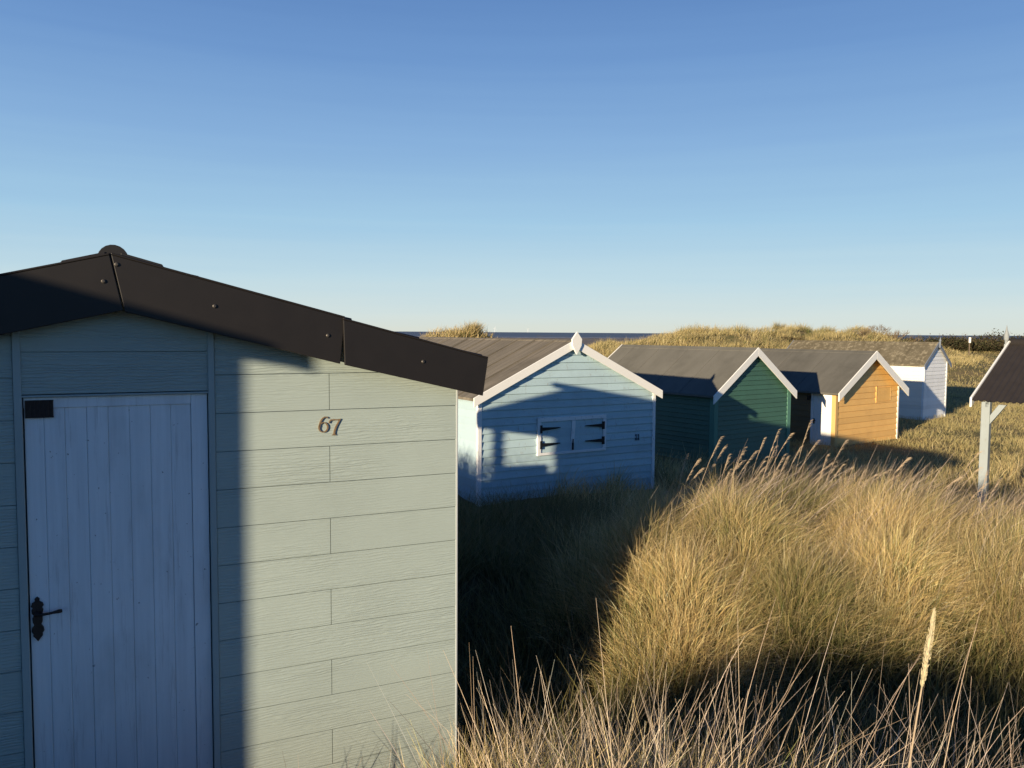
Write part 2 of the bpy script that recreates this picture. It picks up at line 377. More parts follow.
# ------------------------------------------------------------------ hut building kit (local frame: x along the front, y to the back, z up)
class Hut:
    def __init__(s, name, label, X, Y, yaw, W, L, zr, slope, oh, of, ob, zbase, group=None, cat='beach hut'):
        s.W, s.L, s.sl, s.oh, s.of, s.ob = W, L, slope, oh, of, ob
        s.zr = zr - zbase; s.ze = s.zr - slope * W / 2          # roof plane heights, local
        s.zb = zbase
        s.o = empty(name, (X, Y, zbase + EYE), math.radians(yaw))
        tag(s.o, label, cat, group)
    def roofz(s, a): return s.zr - abs(a - s.W / 2) * s.sl
    def face(s, side, off=0.0):
        W, L = s.W, s.L
        return {'front': lambda a, d, z: (a, -d - off, z), 'back': lambda a, d, z: (a, L + d + off, z),
                'left': lambda a, d, z: (-d - off, a, z), 'right': lambda a, d, z: (W + d + off, a, z)}[side]
    def boards(s, m, side, pitch, x0=None, x1=None, z0=-.35, z1=None, zref=0.0, lap=.013, top=.003, joints=None, gap=.0016, L0=0.0, L1=None, off=0.0, drop=.045, g=.0012):
        """horizontal lapped boards, each a wedge; gable ends are cut along the roof"""
        fn = s.face(side, off)
        gable = side in ('front', 'back')
        lo = (0.0 if gable else L0) if x0 is None else x0
        hi = (s.W if gable else (s.L if L1 is None else L1)) if x1 is None else x1
        zmax = (s.zr if gable else s.ze) - drop if z1 is None else z1
        k = math.floor((z0 - zref) / pitch)
        while True:
            a, b = max(z0, zref + k * pitch), min(zmax, zref + (k + 1) * pitch)
            if zref + k * pitch >= zmax - .004: break
            kk = k; k += 1
            if b - a < .004: continue
            cuts = [a]
            if gable:
                for c in (s.ze - drop, s.roofz(lo) - drop, s.roofz(hi) - drop):
                    if a + .003 < c < b - .003: cuts.append(c)
            cuts = sorted(set(cuts)) + [b]
            jx = [lo] + list((joints or {}).get(kk, [])) + [hi]
            for c, d in zip(cuts[:-1], cuts[1:]):
                fc = (c - zref - kk * pitch) / pitch; fd = (d - zref - kk * pitch) / pitch
                tc = lap + (top - lap) * fc; td = lap + (top - lap) * fd
                for j in range(len(jx) - 1):
                    p0 = jx[j] + (gap / 2 if j else 0); p1 = jx[j + 1] - (gap / 2 if j < len(jx) - 2 else 0)
                    def lim(z):
                        if not gable: return p0, p1
                        r = max(0.0, (s.zr - drop - z)) / s.sl
                        return max(p0, s.W / 2 - r), min(p1, s.W / 2 + r)
                    l0, h0 = lim(c); l1, h1 = lim(d)
                    if h0 - l0 < .004: continue
                    gg = g if c == a else 0.0
                    if h1 < l1: l1 = h1 = (l1 + h1) / 2
                    m.hexa([fn(l0, tc, c + gg), fn(h0, tc, c + gg), fn(h0, -.004, c + gg), fn(l0, -.004, c + gg),
                            fn(l1, td, d), fn(h1, td, d), fn(h1, -.004, d), fn(l1, -.004, d)])
    def core(s, mat, L0=.004, L1=None, inset=.006, zbot=-.4):
        """the wall body behind the boards"""
        m = MB(); W = s.W; L1 = s.L - .004 if L1 is None else L1; d = .05
        i = inset
        prof = [(i, zbot), (W - i, zbot), (W - i, s.roofz(W - i) - d), (W / 2, s.zr - d), (i, s.roofz(i) - d)]
        m.prism(prof, lambda a, b, y: (a, y, b), L0 + i, L1 - i)
        return m
    def roof(s, mat, thick=.04, seams=None, seam_h=.007, seam_w=.05, cap=.10, name='roof', drip=.05):
        m = MB(); W = s.W; y0, y1 = -s.of, s.L + s.ob
        for sg in (-1, 1):
            e = W / 2 + sg * (W / 2 + s.oh)
            ze = s.zr - s.sl * (W / 2 + s.oh)
            fn = lambda a, b, y: (a, y, b)
            m.prism([(W / 2, s.zr), (e, ze), (e, ze - thick), (W / 2, s.zr - thick)], fn, y0, y1)
            if drip: m.prism([(e, ze + .004), (e + sg * .012, ze + .002), (e + sg * .012, ze - drip), (e, ze - drip)], fn, y0 + .01, y1 - .01)
            for q in (seams or []):
                h = seam_h
                m.prism([(W / 2, s.zr + h), (e, ze + h), (e, ze + .001), (W / 2, s.zr + .001)], fn, q, q + seam_w)
            if cap:      # felt ridge strip
                c = W / 2 + sg * cap; zc = s.zr - s.sl * cap
                m.prism([(W / 2, s.zr + .010), (c, zc + .010), (c, zc + .001), (W / 2, s.zr + .001)], fn, y0 + .004, y1 - .004)
        return m.build(name, mat, s.o)
    def barge(s, mat, depth=.17, thick=.024, lift=.015, back=True, square=True, bevel=.004):
        W = s.W
        for end in ('front', 'back') if back else ('front',):
            for sg in (-1, 1):
                m = MB()
                e = W / 2 + sg * (W / 2 + s.oh + .012)
                za, zb = s.zr + lift, s.zr - s.sl * (W / 2 + s.oh + .012) + lift
                c = W / 2 + sg * .0015
                y0, y1 = (-s.of - thick, -s.of - .0015) if end == 'front' else (s.L + s.ob + .0015, s.L + s.ob + thick)
                m.prism([(c, za), (e, zb), (e, zb - depth), (c, za - depth)], lambda a, b, y: (a, y, b), y0, y1)
                m.build('bargeboard', mat, s.o, bevel=bevel)
    def corner(s, mat, w=.05, t=.034, names=('fl', 'fr', 'bl', 'br'), zbot=-.35):
        for k in names:
            m = MB(); W, L = s.W, s.L
            x0, x1 = (-t, w) if k[1] == 'l' else (W - w, W + t)
            y0, y1 = (-t, w) if k[0] == 'f' else (L - w, L + t)
            ztop = s.roofz(0) - .06
            xi0, xi1 = (x0, x0 + t * .95) if k[1] == 'l' else (x1 - t * .95, x1)
            yi0, yi1 = (y0, y0 + t * .95) if k[0] == 'f' else (y1 - t * .95, y1)
            m.box(x0, x1, yi0, yi1, zbot, ztop)                       # strip on the gable wall
            if k[0] == 'f': m.box(xi0, xi1, yi1, y1, zbot, ztop - .002)   # strip on the side wall
            else: m.box(xi0, xi1, y0, yi0, zbot, ztop - .002)
            m.build('corner_trim', mat, s.o, bevel=.003)

# ------------------------------------------------------------------ the near hut with the number 67
LAP = dict(lap=.028, top=.004, g=.006)
BIG = dict(group='beach huts standing among the dunes')
def hut_67():
    zb = -2.2
    h = Hut('beach_hut', 'large pale grey-green hut numbered 67 with white plank door and black roof edge',
            -3.161, 2.856, 25.612, 3.182, 4.55, .312, .259, .137, .098, .69, zb, **BIG)
    W, L = h.W, h.L
    P = .1777; zref = -.384 - zb - 10 * P          # board lines
    kz = lambda z: round((z - zb - zref) / P)
    d0, d1, dt = 1.236, 1.967, -.278 - zb          # door opening
    t0, t1 = 1.206, 1.995                          # door trims, outer edges
    wall = MB()
    joints = {}
    k0 = round((-.384 - zb - zref) / P)            # board just above the line at -.384
    for i in range(-14, 3):
        if i % 2 == 0: joints[k0 + i] = [2.520 + .008 * math.sin(i * 3.1)]
    kw = dict(zref=zref, lap=.0065, top=.0055, drop=.05, g=.0032, gap=.003)
    h.boards(wall, 'front', P, x0=t1 + .002, x1=W, joints=joints, **kw)
    h.boards(wall, 'front', P, x0=0, x1=t0 - .002, joints={k: [.48] for k in joints}, **kw)
    z2 = -.099 - zb                                # two panels above the door
    h.boards(wall, 'front', .1795, x0=d0, x1=d1, z0=dt + .0, zref=dt - .0005, lap=.006, top=.005, drop=.05, g=.003)
    for side in ('left', 'right'):
        h.boards(wall, side, P, joints={k: [2.3] for k in joints}, **kw)
    h.boards(wall, 'back', P, **kw)
    wall.build('wall', CEMENT, h.o)
    core = MB(); i = .006
    fn = lambda a, b, y: (a, y, b)
    zt = lambda a: h.roofz(a) - .05
    core.prism([(i, -.4), (d0 - .02, -.4), (d0 - .02, zt(d0 - .02)), (i, zt(i))], fn, .01, L - .01)
    core.prism([(d1 + .02, -.4), (W - i, -.4), (W - i, zt(W - i)), (d1 + .02, zt(d1 + .02))], fn, .01, L - .01)
    core.prism([(d0 - .02, dt + .01), (d1 + .02, dt + .01), (d1 + .02, zt(d1 + .02)), (W / 2, h.zr - .05), (d0 - .02, zt(d0 - .02))], fn, .01, L - .01)
    core.build('wall_core', TRIM67, h.o)
    # trims either side of the door, running up to the roof
    fr = MB()
    for a, b in ((t0, d0), (d1, t1)):
        c = (a + b) / 2
        fr.box(a, b, -.016, .0095, -.35, h.roofz(c) - .05)
    fr.box(d0, d1, -.012, .0095, dt - .0105, dt - .001)
    fr.build('door_frame', TRIM67, h.o, bevel=.003)
    # plank door
    m = MB()
    n = 8; zd = dt - .012
    edges = [d0 + .004, 1.312, 1.390, 1.473, 1.556, 1.640, 1.724, 1.808, 1.893]
    g = .0022
    for a, b in zip(edges[:-1], edges[1:]):
        dz = random.uniform(-.0015, .0015)
        ztop = zd - .045 if a > d0 + .05 else zd - .045
        y = .012 + dz
        # each board with chamfered edges
        m.prism([(a + .0004, y + .020), (a + .0004, y + .0022), (a + g, y), (b - g, y), (b - .0004, y + .0022), (b - .0004, y + .020)],
                lambda p, q, z: (p, q, z), .04, ztop)
    m.box(1.894, d1 - .004, .006, .034, .04, zd)                      # right-hand stile
    m.box(d0 + .004, 1.893, .005, .034, zd - .0445, zd)               # top rail
    door = m.build('door', DOORP, h.o, bevel=.0015)
    vent = MB()
    va, vb, vz0, vz1 = 1.245, 1.350, -.375 - zb, -.300 - zb
    for a in np.linspace(va, vb - .006, 7): vent.box(a, a + .005, -.003, .0045, vz0, vz1)
    vent.box(va, vb, -.001, .0042, vz0, vz0 + .006); vent.box(va, vb, -.001, .0042, vz1 - .006, vz1)
    vent.box(va + .001, vb - .001, .0022, .0048, vz0 + .004, vz1 - .004)
    vent.build('vent_grille', IRON, door)
    # ornate handle plate and lever
    hp = MB(); cx = 1.268; zc = -1.238 - zb
    half = [(.000, .097), (.010, .088), (.008, .078), (.020, .070), (.024, .058), (.017, .050), (.022, .040), (.020, .026), (.014, .018),
            (.019, .006), (.018, -.012), (.013, -.024), (.021, -.036), (.024, -.052), (.017, -.062), (.018, -.072), (.008, -.084), (.000, -.097)]
    poly = [(cx + a, zc + b) for a, b in half] + [(cx - a, zc + b) for a, b in half[-2:0:-1]]
    hp.prism(poly, lambda a, b, d: (a, -d, b), -.012, .001)
    hd = hp.build('door_handle', IRON, door, bevel=.0015)
    lv = MB()
    lz = zc + .028
    lv.tube([(cx, .004, lz), (cx, -.036, lz)], [.009, .008], 10)
    lv.tube([(cx, -.032, lz), (cx + .03, -.036, lz + .001), (cx + .06, -.036, lz + .004), (cx + .083, -.033, lz + .006), (cx + .094, -.030, lz + .006)],
            [.0075, .006, .0055, .0085, .007], 10)
    lv.build('lever', IRON, hd, smooth=True)
    # corner trims
    ct = MB()
    ct.box(W - .002, W + .010, -.008, .03, -.35, h.roofz(W) - .05)
    ct.build('corner_trim', painted('pale_corner_trim', (.50, .53, .52), var=.04, stain=.15), h.o, bevel=.003)
    ct = MB(); ct.box(-.016, .004, -.014, .03, -.35, h.roofz(0) - .05); ct.build('corner_trim', TRIM67, h.o, bevel=.003)
    # roof: dark sheets with tile-like steps, eave fascias, rolled ridge cap
    r = MB(); y0, y1 = -h.of, L + h.ob
    nst = 5
    for sg in (-1, 1):
        half_w = W / 2 + h.oh - (.03 if sg > 0 else 0); e = W / 2 + sg * half_w
        for q in range(nst):
            ra, rb = half_w * q / nst, half_w * (q + 1) / nst
            A, B = W / 2 + sg * ra, W / 2 + sg * rb
            za, zbv = h.zr - h.sl * ra, h.zr - h.sl * rb
            r.prism([(A, za - .004), (B, zbv + .012), (B, zbv - .035), (A, za - .035)], fn, y0, y1)
        ze = h.zr - h.sl * half_w
        r.prism([(e - .034, ze - .01), (e - .022, ze - .01), (e - .022, ze - .16), (e - .034, ze - .16)] if sg > 0 else [(e, ze + .01), (e - .02, ze + .005), (e - .02, ze - .27), (e, ze - .27)], fn, y0 + .01, y1 - .01)
    roof = r.build('roof', DARK_ROOF, h.o, bevel=.004)
    rc = MB()
    for a in np.arange(y0 + .001, y1 - .2, .46):
        rc.tube([(W / 2, a, h.zr - .016), (W / 2, a + .47, h.zr - .016)], [.060, .054], 20)
    for sg in (-1, 1):   # flashing wings of the ridge cap
        rc.prism([(W / 2 + sg * .03, h.zr + .012), (W / 2 + sg * .19, h.zr - h.sl * .19 + .018), (W / 2 + sg * .20, h.zr - h.sl * .20 + .004), (W / 2 + sg * .03, h.zr - .02)], fn, y0 - .004, y1)
    rc.build('ridge_cap', DARK_ROOF, roof, bevel=.002)
    # folded black verge pieces
    def verge(pts, y, dy, name='bargeboard'):
        m = MB()
        m.prism(pts, fn, y - .014, y)
        (a0, b0), (a1, b1) = pts[0], pts[1]
        m.prism([(a0, b0), (a1, b1), (a1, b1 + .009), (a0, b0 + .009)], fn, y - .017, y + .10)   # top return
        return m.build(name, BLACK_TRIM, h.o, bevel=.003)
    y = -h.of
    top = lambda a, off=0.0: h.zr - abs(a - W / 2) * h.sl + .002 + off
    D = .232
    eR = W + h.oh - .012; eL = -h.oh - .02
    vL = verge([(1.578, top(1.578)), (eL, top(eL)), (eL, top(eL) - .205), (1.625, top(1.60) - D)], y - .002, 0)
    vR = verge([(1.584, top(1.584)), (2.572, top(2.572)), (2.548, top(2.548) - .222), (1.632, top(1.632) - D + .002)], y - .004, 0)
    vO = verge([(2.560, top(2.560, -.010)), (eR, top(eR, -.006)), (eR - .028, top(eR) - .196), (2.566, top(2.566) - .222)], y - .019, 0)
    for par, pts in ((vL, [(1.553, .20), (.62, -.02)]), (vR, [(1.604, .272), (1.99, .105), (2.49, -.022)]), (vO, [(2.955, -.148)])):
        yy = y - .016 if par is vL else (y - .018 if par is vR else y - .033)
        for a, z in pts:
            sc = MB(); sc.tube([(a, yy + .002, z - zb), (a, yy - .004, z - zb), (a, yy - .007, z - zb)], [.009, .009, .005], 10)
            sc.build('screw', SCREW, par, smooth=False)
    # back verge (towards the sea)
    for sg in (-1, 1):
        e = W / 2 + sg * (W / 2 + h.oh + .02)
        m = MB(); c = W / 2 + sg * .002
        m.prism([(c, top(c)), (e, top(e)), (e, top(e) - .21), (c, top(c) - D)], fn, y1 + .002, y1 + .016)
        m.build('bargeboard', BLACK_TRIM, h.o, bevel=.003)
    # verandah at the seaward end
    m = MB()
    m.box(0, W, L + .002, L + .64, -.35, -.02); m.build('porch_floor', WOOD, h.o, bevel=.003)
    for a in (.0, W - .08):
        m = MB(); m.box(a, a + .08, L + .53, L + .61, -.019, h.roofz(a + .04) - .06); m.build('post', TRIM67, h.o, bevel=.004)
    for x0, x1, ya, yb in ((.01, .03, .014, .528), (W - .03, W - .01, .014, .528), (.082, .9, .55, .57), (W - .9, W - .082, .55, .57)):
        m = MB()
        for q in range(6): m.box(x0, x1, L + ya, L + yb, .02 + q * .182, .02 + q * .182 + .179)
        m.build('railing', TRIM67, h.o, bevel=.002)
    # the brass number 67
    hn = empty('house_number', (0, 0, 0)); hn.parent = h.o
    def stroke(pts, widths):
        pts = np.array(pts, float); n = len(pts); L_, R_ = [], []
        for k in range(n):
            d = pts[min(k + 1, n - 1)] - pts[max(k - 1, 0)]; d /= np.hypot(*d)
            nn = np.array([-d[1], d[0]]); L_.append(pts[k] + nn * widths[k] * .54); R_.append(pts[k] - nn * widths[k] * .54)
        return L_, R_
    def ribbon(m, pts, widths, ox, oz, sc):
        Lp, Rp = stroke(pts, widths)
        fm = lambda p, d: (ox + p[0] * sc, -.0085 - d, oz + p[1] * sc)
        for k in range(len(Lp) - 1):
            m.hexa([fm(Lp[k], -.002), fm(Rp[k], -.002), fm(Rp[k + 1], -.002), fm(Lp[k + 1], -.002),
                    fm(Lp[k], .004), fm(Rp[k], .004), fm(Rp[k + 1], .004), fm(Lp[k + 1], .004)])
    def clean(m, name):
        o = m.build(name, BRASS, hn); return o
    m = MB()
    bowl = [(.33 + .27 * math.cos(t), .31 + .30 * math.sin(t)) for t in np.linspace(.5 * math.pi, 2.5 * math.pi, 25)]
    ribbon(m, bowl, [.05 + .035 * abs(math.cos(t)) for t in np.linspace(.5 * math.pi, 2.5 * math.pi, 25)], 2.463, -.491 - zb, .078)
    ribbon(m, [(.10, .33), (.11, .52), (.18, .72), (.29, .87), (.42, .95), (.53, .95), (.62, .88)], [.085, .085, .08, .07, .055, .05, .07], 2.463, -.491 - zb, .078)
    clean(m, 'digit')
    m = MB()
    ribbon(m, [(.02, .74), (.05, .85), (.12, .93), (.30, .95), (.50, .93), (.72, .97)], [.05, .06, .065, .07, .065, .03], 2.515, -.509 - zb, .082)
    ribbon(m, [(.68, .95), (.55, .74), (.42, .50), (.34, .26), (.31, .05)], [.045, .07, .085, .095, .10], 2.515, -.509 - zb, .082)
    ribbon(m, [(.19, .04), (.43, .04)], [.045, .045], 2.515, -.509 - zb, .082)
    clean(m, 'digit')
    return h

H67 = hut_67()

# ------------------------------------------------------------------ blue hut
def blue_hut():
    zb = -2.95
    h = Hut('beach_hut', 'pale blue hut with white gable edge and closed shutters on black hinges',
            -.584, 14.422, 31.4, 4.062, 7.05, -.144, .472, .145, .075, .157, zb, **BIG)
    W, L = h.W, h.L
    P = .14
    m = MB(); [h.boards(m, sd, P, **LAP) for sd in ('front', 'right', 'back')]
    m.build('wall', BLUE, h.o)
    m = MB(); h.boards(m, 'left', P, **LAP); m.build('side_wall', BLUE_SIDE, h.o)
    h.core(None).build('wall_core', BLUE, h.o)
    h.roof(FELT_BROWN, seams=[.55, 1.22, 1.9, 2.6, 3.3, 4.1, 5.1, 6.1], seam_h=.022, seam_w=.03, cap=.06)
    h.barge(WHITE, depth=.165, thick=.03)
    h.corner(WHITE_WORN, w=.04, t=.034)
    # finial: pointed lozenge
    f = MB(); c = W / 2; z = h.zr
    yf = -h.of - .034
    f.prism([(c, z + .16), (c + .035, z + .12), (c + .115, z + .02), (c + .105, z - .10), (c + .03, z - .23), (c, z - .27), (c - .03, z - .23), (c - .105, z - .10), (c - .115, z + .02), (c - .035, z + .12)],
            lambda a, b, y: (a, y, b), yf - .035, yf)
    f.build('finial', WHITE, h.o, bevel=.005)
    # shuttered window
    a0, a1, z0, z1 = 1.225, 2.825, -2.295 - zb, -1.590 - zb
    fr = MB(); w = .075
    fr.box(a0, a1, -.052, .0, z1 - w, z1); fr.box(a0, a1, -.052, .0, z0, z0 + .05)
    fr.box(a0, a0 + w, -.051, .0, z0 + .051, z1 - w - .001); fr.box(a1 - w, a1, -.051, .0, z0 + .051, z1 - w - .001)
    fr.build('window_frame', WHITE_WORN, h.o, bevel=.004)
    mid = 2.03
    for sg, (b0, b1) in ((-1, (a0 + w + .004, mid - .004)), (1, (mid + .004, a1 - w - .004))):
        s = MB()
        zz = z0 + .056; q = 0
        while zz < z1 - w - .02:
            zt = min(zz + .138, z1 - w - .006)
            s.hexa([(b0, -.034, zz), (b1, -.034, zz), (b1, -.014, zz), (b0, -.014, zz),
                    (b0, -.027, zt), (b1, -.027, zt), (b1, -.014, zt), (b0, -.014, zt)])
            zz = zt + .002
        sh = s.build('shutter', BLUE, h.o, bevel=.003)
        for zz in (z0 + .20, z1 - .21):
            k = MB()
            x0 = b0 - .03 if sg < 0 else b1 + .03
            dr = 1 if sg < 0 else -1
            k.prism([(x0, zz - .075), (x0 + dr * .045, zz - .075), (x0 + dr * .045, zz - .032), (x0 + dr * .44, zz - .008 + .012), (x0 + dr * .46, zz + .012),
                     (x0 + dr * .44, zz + .020), (x0 + dr * .045, zz + .032), (x0 + dr * .045, zz + .075), (x0, zz + .075)],
                    lambda a, b, y: (a, y, b), -.064, -.0525 if False else -.030)
            k.build('strap_hinge', HINGE, sh)
        if sg < 0:
            b = MB()
            b.hexa([(mid - .06, -.048, z0 + .052), (mid + .012, -.048, z0 + .052), (mid + .012, -.0345, z0 + .052), (mid - .06, -.0345, z0 + .052),
                    (mid - .022, -.048, z1 - w - .004), (mid + .062, -.048, z1 - w - .004), (mid + .062, -.0345, z1 - w - .004), (mid - .022, -.0345, z1 - w - .004)])
            b.build('cover_strip', WHITE_WORN, sh, bevel=.003)
            b = MB(); b.box(mid - .030, mid + .012, -.062, -.0485, z0 + .06, z0 + .20)
            b.tube([(mid - .009, -.058, z0 + .20), (mid - .004, -.058, z0 + .27)], [.012, .012], 8)
            b.build('bolt', HINGE, sh, bevel=.003)
    # small dark number 11
    hn = empty('house_number', (0, 0, 0)); hn.parent = h.o
    zc = -2.085 - zb
    for x in (3.60, 3.665):
        d = MB()
        d.box(x - .009, x + .009, -.036, -.004, zc - .055, zc + .055)
        d.box(x - .020, x + .020, -.0355, -.004, zc - .068, zc - .0555)
        d.hexa([(x - .024, -.0355, zc + .028), (x - .010, -.0355, zc + .038), (x - .010, -.006, zc + .038), (x - .024, -.006, zc + .028),
                (x - .024, -.0355, zc + .042), (x - .010, -.0355, zc + .055), (x - .010, -.006, zc + .055), (x - .024, -.006, zc + .042)])
        d.build('digit', plain('dark_slate_digit', (.09, .12, .15), rough=.6) if x < 3.63 else bpy.data.materials['dark_slate_digit'], hn)
    return h
blue_hut()

# ------------------------------------------------------------------ green hut
def green_hut():
    zb = -3.3
    h = Hut('beach_hut', 'dark green hut with white gable edge and plain windowless front',
            5.05, 20.24, 36.129, 3.071, 4.765, -.365, .695, .156, .10, .149, zb, **BIG)
    P = .123
    m = MB()
    for sd in ('front', 'left', 'right', 'back'): h.boards(m, sd, P, **LAP)
    m.build('wall', GREEN, h.o)
    h.core(None).build('wall_core', GREEN, h.o)
    h.roof(FELT_GREY, seams=[1.05, 2.15, 3.25, 4.3], seam_h=.008, seam_w=.03, cap=.12)
    h.barge(WHITE, depth=.215, thick=.03)
    h.corner(GREEN_TRIM, w=.11, t=.034)
    return h
green_hut()

# ------------------------------------------------------------------ ochre hut
def ochre_hut():
    zb = -3.42
    h = Hut('beach_hut', 'ochre yellow hut with white gable edge and white door on its left side',
            9.654, 24.215, 37.151, 3.617, 5.95, -.51, .605, .215, .22, .2, zb, **BIG)
    W = h.W; P = .18
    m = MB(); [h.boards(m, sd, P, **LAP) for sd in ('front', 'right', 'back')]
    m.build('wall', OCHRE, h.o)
    m = MB(); h.boards(m, 'left', P, L0=.80, **LAP); m.build('side_wall', OCHRE_SHADED, h.o)
    h.core(None).build('wall_core', OCHRE_TRIM, h.o)
    h.roof(FELT_GREY2, seams=[1.3, 2.6, 3.9, 5.1], seam_h=.008, seam_w=.03, cap=.12)
    h.barge(WHITE, depth=.25, thick=.035)
    h.corner(OCHRE_TRIM, w=.10, t=.034, names=('fl', 'bl', 'br'))
    h.corner(WHITE, w=.035, t=.034, names=('fr',))
    # white door and frame on the left side
    f = h.face('left')
    ztop = h.ze - .10
    d = MB()
    def sbox(m, a, b, d0, d1, z0, z1):
        m.box(-d1, -d0, a, b, z0, z1)
    for a, b in ((.165, .30), (.304, .44), (.444, .58), (.584, .71)): sbox(d, a, b, -.01, .02, .04, ztop - .16)
    door = d.build('door', WHITE, h.o, bevel=.004)
    fr = MB()
    sbox(fr, .102, .160, -.01, .034, .0, ztop); sbox(fr, .716, .795, -.01, .034, .0, ztop); sbox(fr, .161, .715, -.01, .033, ztop - .155, ztop - .002)
    sbox(fr, .102, .795, -.01, .06, -.12, -.004)
    fr.build('door_frame', WHITE, h.o, bevel=.004)
    k = MB(); sbox(k, .66, .70, .021, .032, .70, .86); k.tube([(-.03, .68, .80), (-.075, .68, .80), (-.078, .60, .80)], [.012, .012, .012], 8)
    k.build('door_handle', HINGE, door)
    k = MB(); sbox(k, .81, .90, .0, .09, ztop - .30, ztop - .17); sbox(k, .83, .88, .091, .12, ztop - .28, ztop - .20); k.build('wall_lamp', HINGE, h.o, bevel=.006)
    # small boarded hatch on the front
    a0, a1, z0, z1 = 2.235, 3.14, -2.115 - zb, -1.655 - zb
    q = MB()
    q.box(a0, a0 + .045, -.036, 0, z0 - .03, z1 + .03); q.box(a1 - .03, a1, -.029, 0, z0, z1)
    q.box(a0 + .051, a1 - .031, -.035, 0, z1 - .025, z1); q.box(a0 + .051, a1 - .031, -.035, 0, z0, z0 + .02)
    hf = q.build('hatch', OCHRE, h.o, bevel=.003)
    q = MB(); q.box(a0 + .052, a1 - .032, -.026, -.002, z0 + .021, z1 - .026); q.build('hatch_panel', OCHRE, hf, bevel=.002)
    return h
ochre_hut()

# ------------------------------------------------------------------ white hut
def white_hut():
    zb = -3.55
    h = Hut('beach_hut', 'bluish white hut with lichen-speckled roof and grey gable edge, farthest of the row',
            16.284, 32.16, 39.207, 1.997, 6.222, -.283, .745, .199, .09, .15, zb, **BIG)
    P = .15; W = h.W
    m = MB(); [h.boards(m, sd, P, **LAP) for sd in ('front', 'right', 'back')]; m.build('wall', PALE, h.o)
    m = MB(); h.boards(m, 'left', P, **LAP); m.build('side_wall', PALE_SIDE, h.o)
    h.core(None).build('wall_core', PALE, h.o)
    h.roof(FELT_LICHEN, seams=[1.4, 2.8, 4.2, 5.4], seam_h=.012, cap=.14)
    h.barge(SLATE_TRIM, depth=.16, thick=.03)
    h.corner(WHITE, w=.05, t=.034, names=('fr', 'bl', 'br'))
    h.corner(PALE, w=.05, t=.034, names=('fl',))
    f = MB(); c = W / 2; z = h.zr
    f.tube([(c, -h.of - .05, z - .22), (c, -h.of - .05, z + .02), (c, -h.of - .05, z + .06), (c, -h.of - .05, z + .20)], [.03, .03, .045, .004], 8)
    f.build('finial', SLATE_TRIM, h.o)
    return h
white_hut()

